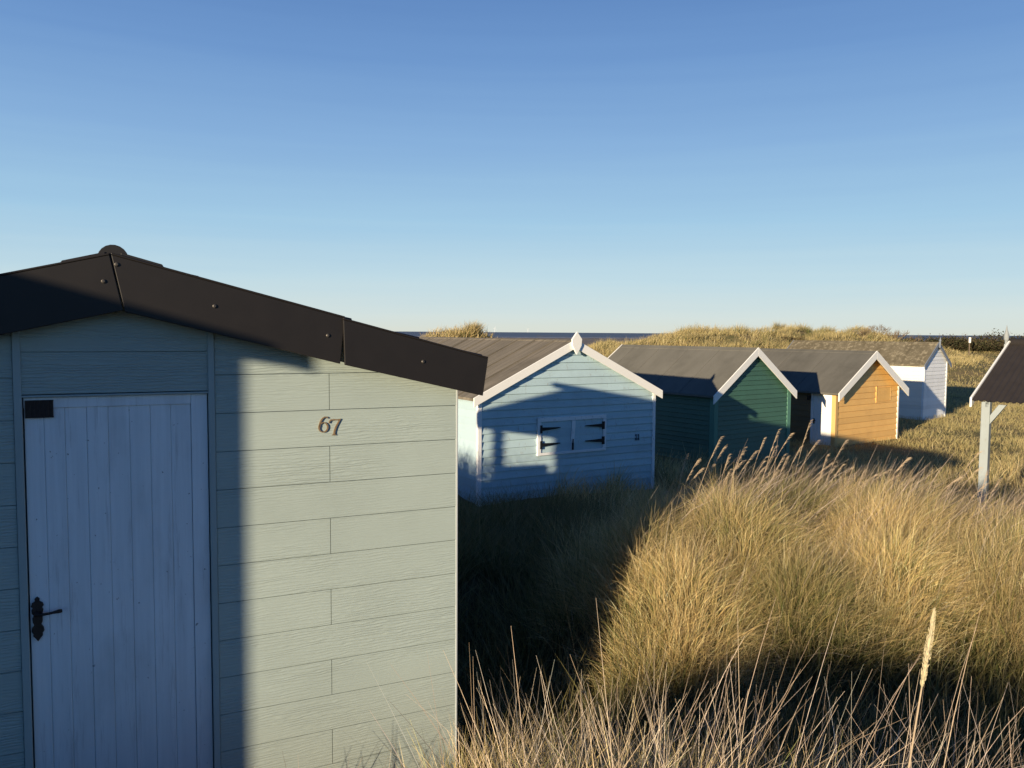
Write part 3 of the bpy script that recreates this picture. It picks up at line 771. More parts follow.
# ------------------------------------------------------------------ open porch hut at the right edge
def porch_hut():
    zb = -2.62
    h = Hut('beach_hut', 'hut at the right edge with dark brown corrugated roof on a pale porch post',
            8.735, 13.25, 224.6, 3.34, 4.6, -.105, .445, .03, .15, .15, zb, **BIG)
    W, L = h.W, h.L
    # corrugated sheets: waves run along the eave
    m = MB(); y0, y1 = -h.of, L + h.ob
    n = int((y1 - y0) / .076) * 8
    for sg in (-1, 1):
        prof = []
        for k in range(n + 1):
            y = y0 + (y1 - y0) * k / n
            prof.append((y, .009 * math.cos(2 * math.pi * k / 8)))
        half = W / 2 + h.oh
        verts = []
        nr = 5
        for j in range(nr + 1):
            r = half * j / nr * (1.0 + .008)
            for y, w in prof: verts.append((W / 2 + sg * r, y, h.zr - h.sl * r + w - .005))
        nv = len(prof)
        faces = [(j * nv + k, j * nv + k + 1, (j + 1) * nv + k + 1, (j + 1) * nv + k) for j in range(nr) for k in range(nv - 1)]
        m.add(verts, faces)
        nb = len(verts)
        m.add([(a, y, z - .006) for a, y, z in verts], faces)
    m.tube([(W / 2, y0 + .02, h.zr), (W / 2, y1 - .02, h.zr)], [.07, .07], 14)
    rf = m.build('roof', CORRUGATED, h.o, smooth=True)
    s = MB()   # timber frame under the sheets
    for sg in (-1, 1):
        for y in (.004, 1.2, 2.4, 3.6, L - .06):
            e = W / 2 + sg * W / 2
            s.prism([(W / 2, h.zr - .03), (e, h.ze - .03), (e, h.ze - .11), (W / 2, h.zr - .11)], lambda a, b, y_: (a, y_, b), y, y + .045)
    s.build('roof_frame', POSTP, h.o)
    h.barge(WHITE, depth=.13, thick=.028, lift=.03)
    f = MB(); c = W / 2; z = h.zr; yf = -h.of - .055
    f.tube([(c, yf, z - .05), (c, yf, z + .02), (c, yf, z + .05), (c, yf, z + .09), (c, yf, z + .15), (c, yf, z + .19), (c, yf, z + .26)],
           [.016, .020, .034, .038, .026, .014, .003], 12)
    f.box(c - .03, c + .03, yf - .02, yf + .02, z - .12, z - .02)
    f.build('finial', SLATE_TRIM if False else painted('silver_grey_finial', (.30, .32, .32), var=.1, stain=.2), h.o)
    for a in (W - .105, .0):
        p = MB(); p.box(a, a + .105, -.045, .06, -.5, h.ze - .04)
        p.build('post', POSTP, h.o, bevel=.006)
    for a, sg in ((W - .07, 0), (.03, 0)):
        b = MB()
        b.hexa([(a, .061, h.ze - .22), (a + .06, .061, h.ze - .22), (a + .06, .061, h.ze - .34), (a, .061, h.ze - .34),
                (a, .16, h.ze - .07), (a + .06, .16, h.ze - .07), (a + .06, .25, h.ze - .07), (a, .25, h.ze - .07)])
        b.build('brace', POSTP, h.o, bevel=.003)
    # body behind the porch
    core = MB(); i = .01
    core.prism([(i, -.5), (W - i, -.5), (W - i, h.ze - .2), (W / 2, h.zr - .2), (i, h.ze - .2)], lambda a, b, y: (a, y, b), 1.45, L - .08)
    core.build('wall_core', POSTP, h.o)
    m = MB()
    h.boards(m, 'left', .15, L0=1.45, L1=L - .08, z1=h.ze - .2); h.boards(m, 'right', .15, L0=1.45, L1=L - .08, z1=h.ze - .2)
    m.build('wall', POSTP, h.o)
    d = MB()
    for q in range(6): d.box(1.2 + q * .15, 1.2 + q * .15 + .147, 1.42, 1.455, .05, 1.6)
    d.build('door', WHITE, h.o, bevel=.003)
    m = MB(); m.box(.0, W, .0, 1.44, -.4, -.2); m.build('porch_floor', WOOD, h.o)
    return h
porch_hut()

# ------------------------------------------------------------------ neighbour of the near hut, behind the viewer (its shadow falls on the near hut's front)
def rear_hut():
    ang = math.radians(25.612); u = Vector((math.cos(ang), math.sin(ang))); v = Vector((-math.sin(ang), math.cos(ang)))
    S = 5.0; ce = math.cos(SUN_EL)
    d = Vector((math.sin(SUN_AZ) * ce, math.cos(SUN_AZ) * ce))
    du, dv, dz = d.dot(u) * S, d.dot(v) * S, math.sin(SUN_EL) * S
    W, oh, sl, of = 3.2, .19, .28, .10
    tip_a, tip_v, tip_z = 2.241 - du, -.10 - dv, -.067 + dz
    c = Vector((-3.161, 2.856)) + u * (tip_a - oh - W) + v * (tip_v + of)
    zr = tip_z + sl * (W / 2 + oh)
    zb = zr - sl * W / 2 - 2.65
    h = Hut('beach_hut', 'grey-green hut behind the viewer whose shadow falls on the white plank door',
            c.x, c.y, 25.612, W, 2.6, zr, sl, oh, of, .15, zb, **BIG)
    m = MB()
    for sd in ('front', 'left', 'right', 'back'): h.boards(m, sd, .178)
    m.build('wall', CEMENT, h.o)
    h.core(None).build('wall_core', TRIM67, h.o)
    h.roof(DARK_ROOF, cap=.1, drip=.09)
    h.barge(BLACK_TRIM, depth=.11, thick=.02, lift=.01)
    h.corner(TRIM67)
    q = MB()
    for k in range(8): q.box(1.2 + k * .1, 1.2 + k * .1 + .097, -.03, .0, .05, 1.85)
    q.build('door', DOORP, h.o, bevel=.003)
rear_hut()

# ------------------------------------------------------------------ grass
FOOT = [(-3.161, 2.856, 25.612, 3.182, 5.2, .03), (-.584, 14.422, 31.4, 4.062, 7.05, .05), (5.05, 20.24, 36.129, 3.071, 4.765, .05),
        (9.654, 24.215, 37.151, 3.617, 5.95, .05), (16.284, 32.16, 39.207, 1.997, 6.222, .05), (8.735, 13.25, 224.6, 3.34, 4.6, .0)]
def outside(x, y, pad=0.0):
    ok = np.ones(len(x), bool)
    for X, Y, a, W, L, p in FOOT:
        c, s = math.cos(math.radians(a)), math.sin(math.radians(a))
        lx = (x - X) * c + (y - Y) * s; ly = -(x - X) * s + (y - Y) * c
        p = p + pad
        ok &= ~((lx > -p) & (lx < W + p) & (ly > -p) & (ly < L + p))
    return ok

def grass_material():
    t = NT('marram_grass')
    a = t.n('ShaderNodeVertexColor'); a.layer_name = 'Col'
    out = t.t.nodes['Material Output']; t.t.nodes.remove(t.b)
    d = t.n('ShaderNodeBsdfDiffuse', Roughness=.3); tr = t.n('ShaderNodeBsdfTranslucent'); gl = t.n('ShaderNodeBsdfGlossy', Roughness=.42)
    t.l(a.outputs['Color'], d.inputs['Color']); t.l(a.outputs['Color'], tr.inputs['Color'])
    gl.inputs['Color'].default_value = (.55, .5, .42, 1)
    m1 = t.n('ShaderNodeMixShader'); m1.inputs[0].default_value = .22
    t.l(d.outputs[0], m1.inputs[1]); t.l(tr.outputs[0], m1.inputs[2])
    m2 = t.n('ShaderNodeMixShader'); m2.inputs[0].default_value = .06
    t.l(m1.outputs[0], m2.inputs[1]); t.l(gl.outputs[0], m2.inputs[2])
    t.l(m2.outputs[0], out.inputs['Surface'])
    return t.m
GRASS = grass_material()

STRAW = np.array([[.76, .585, .27], [.64, .48, .20], [.90, .75, .43], [.48, .37, .16], [.68, .50, .25]])
GREENS = np.array([[.26, .28, .09], [.18, .21, .065], [.34, .33, .12], [.11, .14, .05]])
TAN = np.array([[.60, .48, .34], [.48, .37, .25], [.70, .59, .45], [.40, .31, .20]])

def blades(base, length, tilt, az, bend, width, col, seg=4, tip_col=None, wind=(0, 0), taper=1.0, basedark=.42):
    """ribbon blades -> (verts, colours, quads)"""
    N = len(base)
    ts = np.linspace(0, 1, seg + 1)
    pos = np.empty((N, seg + 1, 3)); pos[:, 0] = base
    dirs = np.empty((N, seg + 1, 3))
    ca, sa = np.cos(az), np.sin(az)
    for k in range(seg + 1):
        th = tilt + bend * ts[k] ** 1.4
        dx = np.sin(th) * ca + wind[0] * ts[k]; dy = np.sin(th) * sa + wind[1] * ts[k]; dz = np.cos(th)
        nrm = np.sqrt(dx * dx + dy * dy + dz * dz)
        dirs[:, k] = np.stack([dx / nrm, dy / nrm, dz / nrm], -1)
        if k: pos[:, k] = pos[:, k - 1] + (dirs[:, k - 1] + dirs[:, k]) * .5 * (length / seg)[:, None]
    perp = np.stack([-sa, ca, np.zeros(N)], -1)
    r = rng.uniform(-1.2, 1.2, N)
    nv = np.cross(dirs, perp[:, None, :])
    side = perp[:, None, :] * np.cos(r)[:, None, None] + nv * np.sin(r)[:, None, None]
    wprof = np.clip((1 - ts ** 2.2 * taper), .06, 1) * np.where(ts < .01, .8, 1)
    hw = width[:, None] * .5 * wprof[None, :]
    A = pos + side * hw[..., None]; B = pos - side * hw[..., None]
    v = np.stack([A, B], 2).reshape(-1, 3)
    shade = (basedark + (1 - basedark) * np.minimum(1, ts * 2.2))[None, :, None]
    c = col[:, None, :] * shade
    if tip_col is not None:
        k = (np.clip(ts - .55, 0, 1) / .45)[None, :, None]
        c = c * (1 - k) + tip_col[:, None, :] * k
    c = np.repeat(c[:, :, None, :], 2, 2).reshape(-1, 3)
    i0 = (np.arange(N) * (seg + 1) * 2)[:, None] + (np.arange(seg) * 2)[None, :]
    q = np.stack([i0, i0 + 1, i0 + 3, i0 + 2], -1).reshape(-1, 4)
    return v, c, q

def mesh_from(parts, name, mat=None):
    V, C, Q = [], [], []; n = 0
    for v, c, q in parts:
        V.append(v); C.append(c); Q.append(q + n); n += len(v)
    V = np.concatenate(V); C = np.concatenate(C); Q = np.concatenate(Q)
    me = bpy.data.meshes.new(name)
    me.vertices.add(len(V)); me.vertices.foreach_set('co', V.astype(np.float32).ravel())
    me.loops.add(Q.size); me.loops.foreach_set('vertex_index', Q.ravel().astype(np.int32))
    me.polygons.add(len(Q)); me.polygons.foreach_set('loop_start', np.arange(0, Q.size, 4, dtype=np.int32))
    me.update()
    at = me.color_attributes.new('Col', 'FLOAT_COLOR', 'POINT')
    at.data.foreach_set('color', np.c_[np.clip(C, 0, 1), np.ones(len(C))].astype(np.float32).ravel())
    me.materials.append(mat or GRASS)
    o = bpy.data.objects.new(name, me); COL.objects.link(o)
    return o

def pick(pal, n): return pal[rng.integers(0, len(pal), n)]

TUSG = np.random.default_rng(3).normal(0, .30, len(TUS))
TUSV = np.random.default_rng(4).uniform(.66, 1.40, len(TUS))
def tufts(cx, cy, per, rad, len_rng, w_rng, green=.3, tilt=(.02, .55), bend=(.2, 1.1), wind=(.12, .05), seg=4, tint=None, lean=(0, 0), basedark=.42, minl=.55, tus=False, soft=0.0):
    """marram tussocks: blades fan out of each centre"""
    n = len(cx)
    cnt = np.maximum(1, (per * rng.uniform(.6, 1.4, n))).astype(int)
    idx = np.repeat(np.arange(n), cnt); N = len(idx)
    R = rad * rng.uniform(.7, 1.3, n)
    rr = np.sqrt(rng.uniform(0, 1, N)); aa = rng.uniform(0, 2 * np.pi, N)
    bx = cx[idx] + R[idx] * rr * np.cos(aa); by = cy[idx] + R[idx] * rr * np.sin(aa)
    ok = outside(bx, by)
    idx, rr, aa, bx, by = idx[ok], rr[ok], aa[ok], bx[ok], by[ok]; N = len(idx)
    base = np.stack([bx, by, gz_fast(bx, by) - .02], -1)
    sz = rng.uniform(.75, 1.2, n)[idx]
    length = rng.uniform(*len_rng, N) * sz * np.where(rng.random(N) < .25, rng.uniform(minl, 1, N), 1)
    az = aa + rng.normal(0, .8, N)
    tl = rng.uniform(*tilt, N) * (.35 + .65 * rr)
    # lean bends the whole tussock
    lx = np.sin(tl) * np.cos(az) + lean[0] + rng.normal(0, .10, n)[idx]; ly = np.sin(tl) * np.sin(az) + lean[1] + rng.normal(0, .10, n)[idx]
    if tus:
        kk, dd = nearest_tussock(cx, cy)
        ox = (cx - TUS[kk, 0]) * 1.3; oy = (cy - TUS[kk, 1]) * 1.3
        lx = lx + ox[idx]; ly = ly + oy[idx]
    tl = np.arctan(np.hypot(lx, ly)); az = np.arctan2(ly, lx)
    bd = rng.uniform(*bend, N) * np.where(rng.random(N) < .12, -.8, 1)
    gmix = np.clip(green + rng.normal(0, .18, n) + (TUSG[nearest_tussock(cx, cy)[0]] if tus else 0), 0, 1)[idx]
    isg = rng.random(N) < gmix
    col = np.where(isg[:, None], pick(GREENS, N), pick(STRAW, N))
    col = col * rng.uniform(.75, 1.2, N)[:, None] * rng.uniform(.8, 1.12, n)[idx][:, None]
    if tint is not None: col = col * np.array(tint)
    if soft: col = col * (1 - soft) + col.mean(0) * soft
    if tus: col = col * TUSV[nearest_tussock(cx, cy)[0]][idx][:, None]
    tip = pick(STRAW, N) * rng.uniform(.7, 1.15, N)[:, None] * (np.array(tint) if tint is not None else 1)
    if soft: tip = tip * (1 - soft) + tip.mean(0) * soft
    return blades(base, length, tl, az, bd, rng.uniform(*w_rng, N), col, seg=seg, tip_col=tip, wind=wind, basedark=basedark)

# ground height by bilinear lookup (fast)
_GX0, _GX1, _GY0, _GY1, _GS = -20.0, 95.0, -2.0, 135.0, .25
_gxs = np.arange(_GX0, _GX1, _GS); _gys = np.arange(_GY0, _GY1, _GS)
_mx, _my = np.meshgrid(_gxs, _gys)
_GZ = np.concatenate([gz(_mx[i:i + 30], _my[i:i + 30]) for i in range(0, len(_gys), 30)])
def gz_fast(x, y):
    if len(x) and y.max() < 15: return np.concatenate([gz(x[i:i + 20000], y[i:i + 20000]) for i in range(0, len(x), 20000)])
    fx = np.clip((x - _GX0) / _GS, 0, len(_gxs) - 1.001); fy = np.clip((y - _GY0) / _GS, 0, len(_gys) - 1.001)
    i = fx.astype(int); j = fy.astype(int); fx = fx - i; fy = fy - j
    return (_GZ[j, i] * (1 - fx) + _GZ[j, i + 1] * fx) * (1 - fy) + (_GZ[j + 1, i] * (1 - fx) + _GZ[j + 1, i + 1] * fx) * fy

def scatter(n, x0, x1, y0, y1, keep=None):
    x = rng.uniform(x0, x1, n); y = rng.uniform(y0, y1, n)
    ok = outside(x, y)
    if keep is not None: ok &= keep(x, y)
    return x[ok], y[ok]

def stems(bx, by, lrange, w, tilt, leanaz, pal=TAN, bend=(.0, .25), seg=3, wind=(.03, .0), spread=.5, bd=.5):
    N = len(bx); base = np.stack([bx, by, gz_fast(bx, by) - .02], -1)
    az = leanaz + rng.normal(0, spread, N)
    return blades(base, rng.uniform(*lrange, N), np.abs(rng.normal(tilt, .14, N)), az, rng.uniform(*bend, N), w * rng.uniform(.7, 1.3, N), pick(pal, N) * rng.uniform(.7, 1.15, N)[:, None], seg=seg, wind=wind, basedark=bd, taper=.7)

def grass_all():
    G = {}
    # 1 the big sunlit tussock mound
    x, y = scatter(1750, .4, 6.8, 5.2, 7.9, lambda a, b: (a < b * .85) & (nearest_tussock(a, b)[1] < .50))
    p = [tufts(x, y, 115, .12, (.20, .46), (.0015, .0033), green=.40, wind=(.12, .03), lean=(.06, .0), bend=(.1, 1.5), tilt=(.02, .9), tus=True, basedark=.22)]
    x, y = scatter(6000, .4, 6.8, 5.2, 7.7)
    p.append(tufts(x, y, 2.2, .05, (.24, .48), (.0025, .005), green=.5, bend=(.2, 1.2), basedark=.35))
    # pale stems waving on the crest
    x, y = scatter(1900, 1.2, 5.8, 6.3, 7.5)
    p.append(stems(x, y, (.40, .74), .0030, .42, 0.15, bend=(.1, .8), wind=(.25, 0), pal=TAN * np.array([1.0, .98, 1.05])))
    x, y = scatter(4800, .4, 6.4, 5.2, 7.5)
    p.append(stems(x, y, (.22, .50), .0030, .80, 0.3, pal=np.concatenate([STRAW * 1.15, GREENS, STRAW * .55, TAN * 1.2]), bend=(-.6, 1.2), spread=2.2, seg=4))
    x, y = scatter(500, .6, 5.8, 5.4, 6.5)
    p.append(stems(x, y, (.40, .70), .0028, .30, 0.15, bend=(.1, .8), wind=(.15, 0), spread=1.0))
    o = mesh_from(p, 'grass_mound'); tag(o, 'dense golden marram grass tussock lit by low sun right of the near hut', 'grass', kind='stuff')
    # 2 shaded hollow beside the huts, the shade also put into the grass tints
    x, y = scatter(520, -2.2, 1.6, 4.6, 13.6, lambda a, b: (a > -.2 - .5 * (b - 4.2)) & ((b > 9) | (a < .8)))
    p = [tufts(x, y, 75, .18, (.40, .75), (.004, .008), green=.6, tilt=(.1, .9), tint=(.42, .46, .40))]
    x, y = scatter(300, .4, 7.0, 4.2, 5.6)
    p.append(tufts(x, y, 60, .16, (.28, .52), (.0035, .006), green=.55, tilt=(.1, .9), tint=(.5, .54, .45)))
    x, y = scatter(520, .6, 12, 7.7, 19)
    p.append(tufts(x, y, 55, .25, (.40, .7), (.007, .013), green=.35))
    x, y = scatter(200, -9, -2.2, 6, 18)
    p.append(tufts(x, y, 45, .3, (.40, .7), (.008, .014), green=.35))
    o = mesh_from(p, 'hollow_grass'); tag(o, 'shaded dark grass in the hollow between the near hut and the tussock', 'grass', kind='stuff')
    # 3 foreground grass
    x, y = scatter(240, -.35, 3.2, 2.5, 3.8, lambda a, b: (a < .85 * b + .3))
    p = [tufts(x, y, 60, .12, (.22, .46), (.0026, .0045), green=.42, tilt=(.05, .8), lean=(.03, -.02), bend=(.1, .9), wind=(.08, 0))]
    x, y = scatter(900, -.2, 2.9, 2.6, 3.8, lambda a, b: (a < .8 * b + .3))
    p.append(stems(x, y, (.34, .72), .0025, .48, .10, bend=(-.05, .55), spread=1.2, pal=TAN * 1.4, bd=.7))
    x, y = scatter(2100, -.3, 2.0, 2.5, 3.7, lambda a, b: (a < .6 * b))
    p.append(stems(x, y, (.22, .50), .0036, .5, .15, pal=np.concatenate([GREENS * 1.5, STRAW * 1.1, STRAW]), bend=(.0, 1.0), spread=1.7, seg=4, bd=.6))
    x, y = scatter(300, -.05, .8, 2.6, 3.5)
    p.append(stems(x, y, (.40, .70), .0027, .40, 2.6, bend=(-.05, .3), spread=1.2, pal=TAN * 1.45, bd=.7))
    x, y = scatter(520, -1.05, -.2, 2.7, 3.6)
    p.append(stems(x, y, (.14, .32), .0030, .55, .15, pal=np.concatenate([GREENS * 1.5, STRAW * 1.1, TAN * 1.2]), bend=(.0, 1.0), spread=1.7, seg=4, bd=.6))
    x, y = scatter(190, .3, 2.7, 2.5, 3.7, lambda a, b: (a < .75 * b))
    p.append(stems(x, y, (.60, .92), .0025, .50, .05, bend=(-.1, .5), spread=1.0, pal=TAN * np.array([1.45, 1.42, 1.5]), bd=.75))
    x, y = scatter(46, .7, 2.6, 2.5, 3.5, lambda a, b: (a < .72 * b))
    p.append(stems(x, y, (.85, 1.15), .0028, .42, .0, bend=(.1, .7), spread=.7, seg=5, pal=TAN * np.array([1.5, 1.45, 1.5]), bd=.75))
    x, y = scatter(26, -.2, .5, 2.7, 3.3)
    p.append(stems(x, y, (.65, .85), .0026, .45, 2.8, bend=(.0, .4), spread=.6, seg=5, pal=TAN * np.array([1.5, 1.45, 1.5]), bd=.75))
    x, y = scatter(420, .3, 1.5, 2.7, 3.7)
    p.append(stems(x, y, (.28, .58), .0036, .45, .6, pal=np.concatenate([GREENS * 1.2, STRAW, TAN]), bend=(.0, .7), spread=1.6, seg=4))
    x, y = scatter(150, -1.25, -.2, 2.9, 3.7)
    p.append(stems(x, y, (.22, .45), .003, .42, .3, bend=(0, .35), spread=1.6))
    x, y = scatter(34, .2, 2.5, 2.3, 3.2, lambda a, b: (a < .75 * b))
    p.append(stems(x, y, (.74, 1.0), .0034, .38, .2, bend=(0, .15), spread=1.3, pal=TAN * 1.4, bd=.7))
    o = mesh_from(p, 'foreground_grass'); tag(o, 'long dry grass stems along the bottom of the picture in front of the wall', 'grass', kind='stuff')
    # 4 pasture to the right and behind the huts
    x, y = scatter(9000, 4, 40, 15, 46, lambda a, b: (a > .30 * b) & (a < .82 * b))
    p = [tufts(x, y, 18, .34, (.14, .30), (.006, .011), green=.36, seg=3, tilt=(.2, 1.1), basedark=.85, tint=(.98, 1.0, .95), soft=.5)]
    x, y = scatter(10000, 14, 92, 46, 122, lambda a, b: (a > .42 * b) & (a < .80 * b))
    p.append(tufts(x, y, 12, .6, (.16, .34), (.014, .026), green=.30, seg=2, tilt=(.2, 1.1), basedark=.85, tint=(.98, 1.0, .95), soft=.5))
    o = mesh_from(p, 'pasture_grass'); tag(o, 'rough tufted grassland stretching away behind the right-hand huts', 'grass', kind='stuff')
    # 5 dune grass on the skyline
    x, y = scatter(6500, 3, 50, 58, 92, lambda a, b: gz_fast(a, b) > 1.0)
    p = [tufts(x, y, 16, .42, (.30, .70), (.014, .028), green=.22, seg=3, tilt=(.1, .9), lean=(.12, 0), basedark=.7, tint=(.95, .98, .95), soft=.45)]
    x, y = scatter(170, 8, 44, 64, 86, lambda a, b: gz_fast(a, b) > 1.8)
    p.append(tufts(x, y, 90, .5, (.6, 1.15), (.014, .026), green=.45, seg=3, tilt=(.05, .8), lean=(.15, 0), tint=(.8, .82, .8)))
    x, y = scatter(800, -12, 3, 44, 60, lambda a, b: gz_fast(a, b) > .9)
    p.append(tufts(x, y, 22, .35, (.35, .7), (.02, .035), green=.22, seg=3, tilt=(.1, .8), lean=(.1, 0), basedark=.7, soft=.45))
    x, y = np.array([-2.7, -2.5, -2.3]), np.array([50.5, 51.0, 50.6])
    p.append(tufts(x, y, 150, .35, (.6, .95), (.02, .03), green=.35, seg=3))
    o = mesh_from(p, 'dune_grass'); tag(o, 'tufted golden grass on the low dunes along the skyline', 'grass', kind='stuff')
grass_all()

# ------------------------------------------------------------------ individual seed heads
def seed_stalk(name, base, tip, head, label, cat, group=None, plump=False, w=.0022, col=(.47, .36, .24)):
    base = Vector(base); tip = Vector(tip)
    o = empty(name, base); tag(o, label, cat, group)
    d = tip - base; L = d.length
    horiz = Vector((d.x, d.y, 0))
    cv = .06 if plump else .30
    pt = lambda t: d * t + horiz * (cv * (t * t - t)) + Vector((0, 0, 1.6 * cv * horiz.length * (t - t * t)))
    s = MB(); ts = [0, .25, .5, .75, 1 - head / L * .1]
    s.tube([pt(t) for t in ts], [w * 1.2, w * 1.1, w, w * .9, w * .6], 6)
    mat = bpy.data.materials.get('seed_straw') or plain('seed_straw', col, rough=.8, var=.25, scale=60, bump=.2)
    s.build('stem', mat, o)
    m = MB(); t0 = 1 - head / L
    if plump:
        axis = [pt(t0 + (1 - t0) * k / 10) for k in range(11)]
        m.tube(axis, [.0015, .0030, .0040, .0044, .0045, .0043, .0040, .0037, .0031, .0023, .001], 10)
        n = 260; ln, rw = .009, .0011
    else:
        n = 42; ln, rw = .030, .0011
    rnd = random.Random(int(base.x * 1000) + 17)
    for k in range(n):
        t = t0 + (1 - t0) * rnd.random() ** (1 if plump else .9)
        p = pt(t); a = pt(min(1, t + .01)) - p
        a.normalize(); side = a.orthogonal(); side.rotate(Matrix.Rotation(rnd.uniform(0, 6.28), 3, a))
        f = (t - t0) / (1 - t0); r = (.0040 * math.sin(math.pi * min(1, f * .9 + .1)) if plump else 0)
        q = p + side * r
        e = q + a * ln * rnd.uniform(.6, 1.2) + side * ln * (.28 if plump else rnd.uniform(.02, .30)) + (Vector((.014, 0, -.012)) * (.3 + f) if not plump else Vector())
        mid = (q + e) / 2
        m.tube([q, mid, e], [rw * .5, rw, rw * .2], 4, cap=False)
    m.build('seed_head', mat if not plump else plain('pale_seed_head', (.58, .50, .31), rough=.85, var=.2, scale=150, bump=.3), o)
    return o

seed_stalk('grass_seed_stalk', (.93, 2.01, gz1(.93, 2.01)), (1.062, 2.0, EYE - .69), .205,
           'single tall stalk with plump cream seed head standing in the right foreground', 'seed stalk', plump=True, w=.0026)
cr = random.Random(5)
spots = []
for px, py in ((793, 434), (812, 421), (766, 439), (820, 441), (848, 441), (855, 468), (731, 456), (745, 462), (758, 452), (778, 447), (803, 447), (830, 455),
               (838, 462), (868, 470), (882, 474), (715, 466), (704, 470), (787, 455), (900, 476), (893, 470), (921, 482), (940, 484)):
    Y = cr.uniform(6.7, 7.4)
    X = (px - 512) / 814.4 * Y; Z = EYE - (py - 334.5) / 814.4 * Y
    spots.append((X, Y, Z))
for k in range(26):
    X = cr.uniform(1.3, 4.3); Y = cr.uniform(6.5, 7.4)
    spots.append((X, Y, gz1(X, Y) + cr.uniform(.45, .72)))
for X, Y, Z in spots:
    L = cr.uniform(.12, .34)
    bx, by = X - L, Y + cr.uniform(-.15, .15)
    seed_stalk('grass_seed_stalk', (bx, by, gz1(bx, by)), (X, Y, Z), cr.uniform(.16, .24),
               'slender bent grass stalk with feathery tan seed head on the tussock crest', 'seed stalk',
               'feathery seed stalks along the tussock crest', w=.0017, col=(.50, .40, .32))

# ------------------------------------------------------------------ bushes on the dune and at the far right
LEAF = NT('scrub_leaves')
_a = LEAF.n('ShaderNodeVertexColor'); _a.layer_name = 'Col'
LEAF.l(_a.outputs['Color'], LEAF.b.inputs['Base Color']); LEAF.b.inputs['Roughness'].default_value = .8
LEAF.b.inputs['Specular IOR Level'].default_value = .15
TWIG = plain('brown_twigs', (.20, .145, .085), rough=.9, var=.3, scale=5, bump=0)
def bush(name, x, y, w, hgt, n, leaf, label, group, cols, bare=False):
    z = gz1(x, y)
    o = empty(name, (x, y, z)); tag(o, label, 'bush', group)
    rr = random.Random(int(x * 10)); tw = MB(); ends = []
    for k in range(26 if bare else 9):
        a = rr.uniform(0, 6.28); r = rr.uniform(.1, .9) * w / 2; hh = hgt * rr.uniform(.55, 1.05)
        e = Vector((math.cos(a) * r, math.sin(a) * r, hh)); b = Vector((math.cos(a) * r * .25, math.sin(a) * r * .25, -.1))
        mid = b.lerp(e, .5) + Vector((rr.uniform(-.15, .15), rr.uniform(-.15, .15), .1))
        tw.tube([b, mid, e], [.022, .016, .006], 4, cap=False); ends.append(e)
        for j in range(5 if bare else 1):
            t = rr.uniform(.4, .95); s = mid.lerp(e, t)
            f = s + Vector((rr.uniform(-.4, .4), rr.uniform(-.4, .4), rr.uniform(.15, .6))) * (.6 if bare else .4)
            tw.tube([s, f], [.011, .005], 4, cap=False)
    tw.build('branches', TWIG, o)
    if n:
        cl = rng.uniform(-1, 1, (max(6, n // 60), 3)); cl[:, 2] = np.abs(cl[:, 2])
        cl /= np.maximum(1, np.linalg.norm(cl, axis=1))[:, None] / rng.uniform(.55, 1, len(cl))[:, None]
        ci = rng.integers(0, len(cl), n)
        p = cl[ci] * np.array([w / 2, w / 2, hgt * .85]) + rng.normal(0, 1, (n, 3)) * np.array([.10 * w, .10 * w, .10 * hgt])
        p[:, 2] = np.clip(p[:, 2], .02, None)
        d1 = rng.normal(0, 1, (n, 3)); d1 /= np.linalg.norm(d1, axis=1)[:, None]
        d2 = np.cross(d1, rng.normal(0, 1, (n, 3))); d2 /= np.linalg.norm(d2, axis=1)[:, None]
        s = rng.uniform(.6, 1.3, n)[:, None] * leaf
        v = np.stack([p - d1 * s, p - d2 * s * .6, p + d1 * s, p + d2 * s * .6], 1).reshape(-1, 3)
        c = pick(np.array(cols), n) * rng.uniform(.6, 1.3, n)[:, None] * (.5 + .5 * np.clip(p[:, 2] / hgt, 0, 1))[:, None]
        q = np.arange(n * 4).reshape(n, 4)
        m = mesh_from([(v, np.repeat(c, 4, 0), q)], 'foliage', LEAF.m); m.parent = o
    return o
SCRUB = [[.075, .07, .03], [.06, .065, .028], [.10, .085, .04], [.085, .06, .035]]
for k, (x, y, w, hg) in enumerate(((56, 113, 6, 2.3), (59, 112, 6, 2.4), (61.5, 113, 7, 2.3), (64.5, 114, 7, 2.3), (69, 115, 7, 2.8), (73.5, 113, 7, 3.3), (78, 115, 7, 3.3), (83, 114, 7, 3.1), (67, 109, 7, 2.0), (62.5, 110, 6, 1.7), (71.5, 109, 7, 2.1))):
    bush('bush', x, y, w, hg, 3200, .12, 'dense dark olive scrub bush at the far right edge of the grassland', 'dark scrub bushes at the far right', SCRUB)
for k, (px, y, w, hg) in enumerate(((862, 74, 3.2, 1.0), (878, 75, 3.4, 1.15), (893, 73, 3.0, 1.05), (908, 75, 3.0, .95), (925, 71, 2.6, 1.3), (938, 70, 2.2, 1.2), (951, 82, 3.0, 1.0), (960, 84, 2.8, .9))):
    bush('bush', (px - 512) / 814.4 * y, y, w, hg * .8, 60, .05, 'bare twiggy brown bush on the dune crest behind the white hut', 'bare bushes on the dune crest', [[.14, .10, .055], [.11, .085, .04]], bare=True)
bush('bush', (792 - 512) / 814.4 * 72, 72, 2.3, 1.0, 500, .08, 'single rounded dark bush on the dune skyline above the green hut', None, [[.12, .10, .045], [.16, .12, .055]])

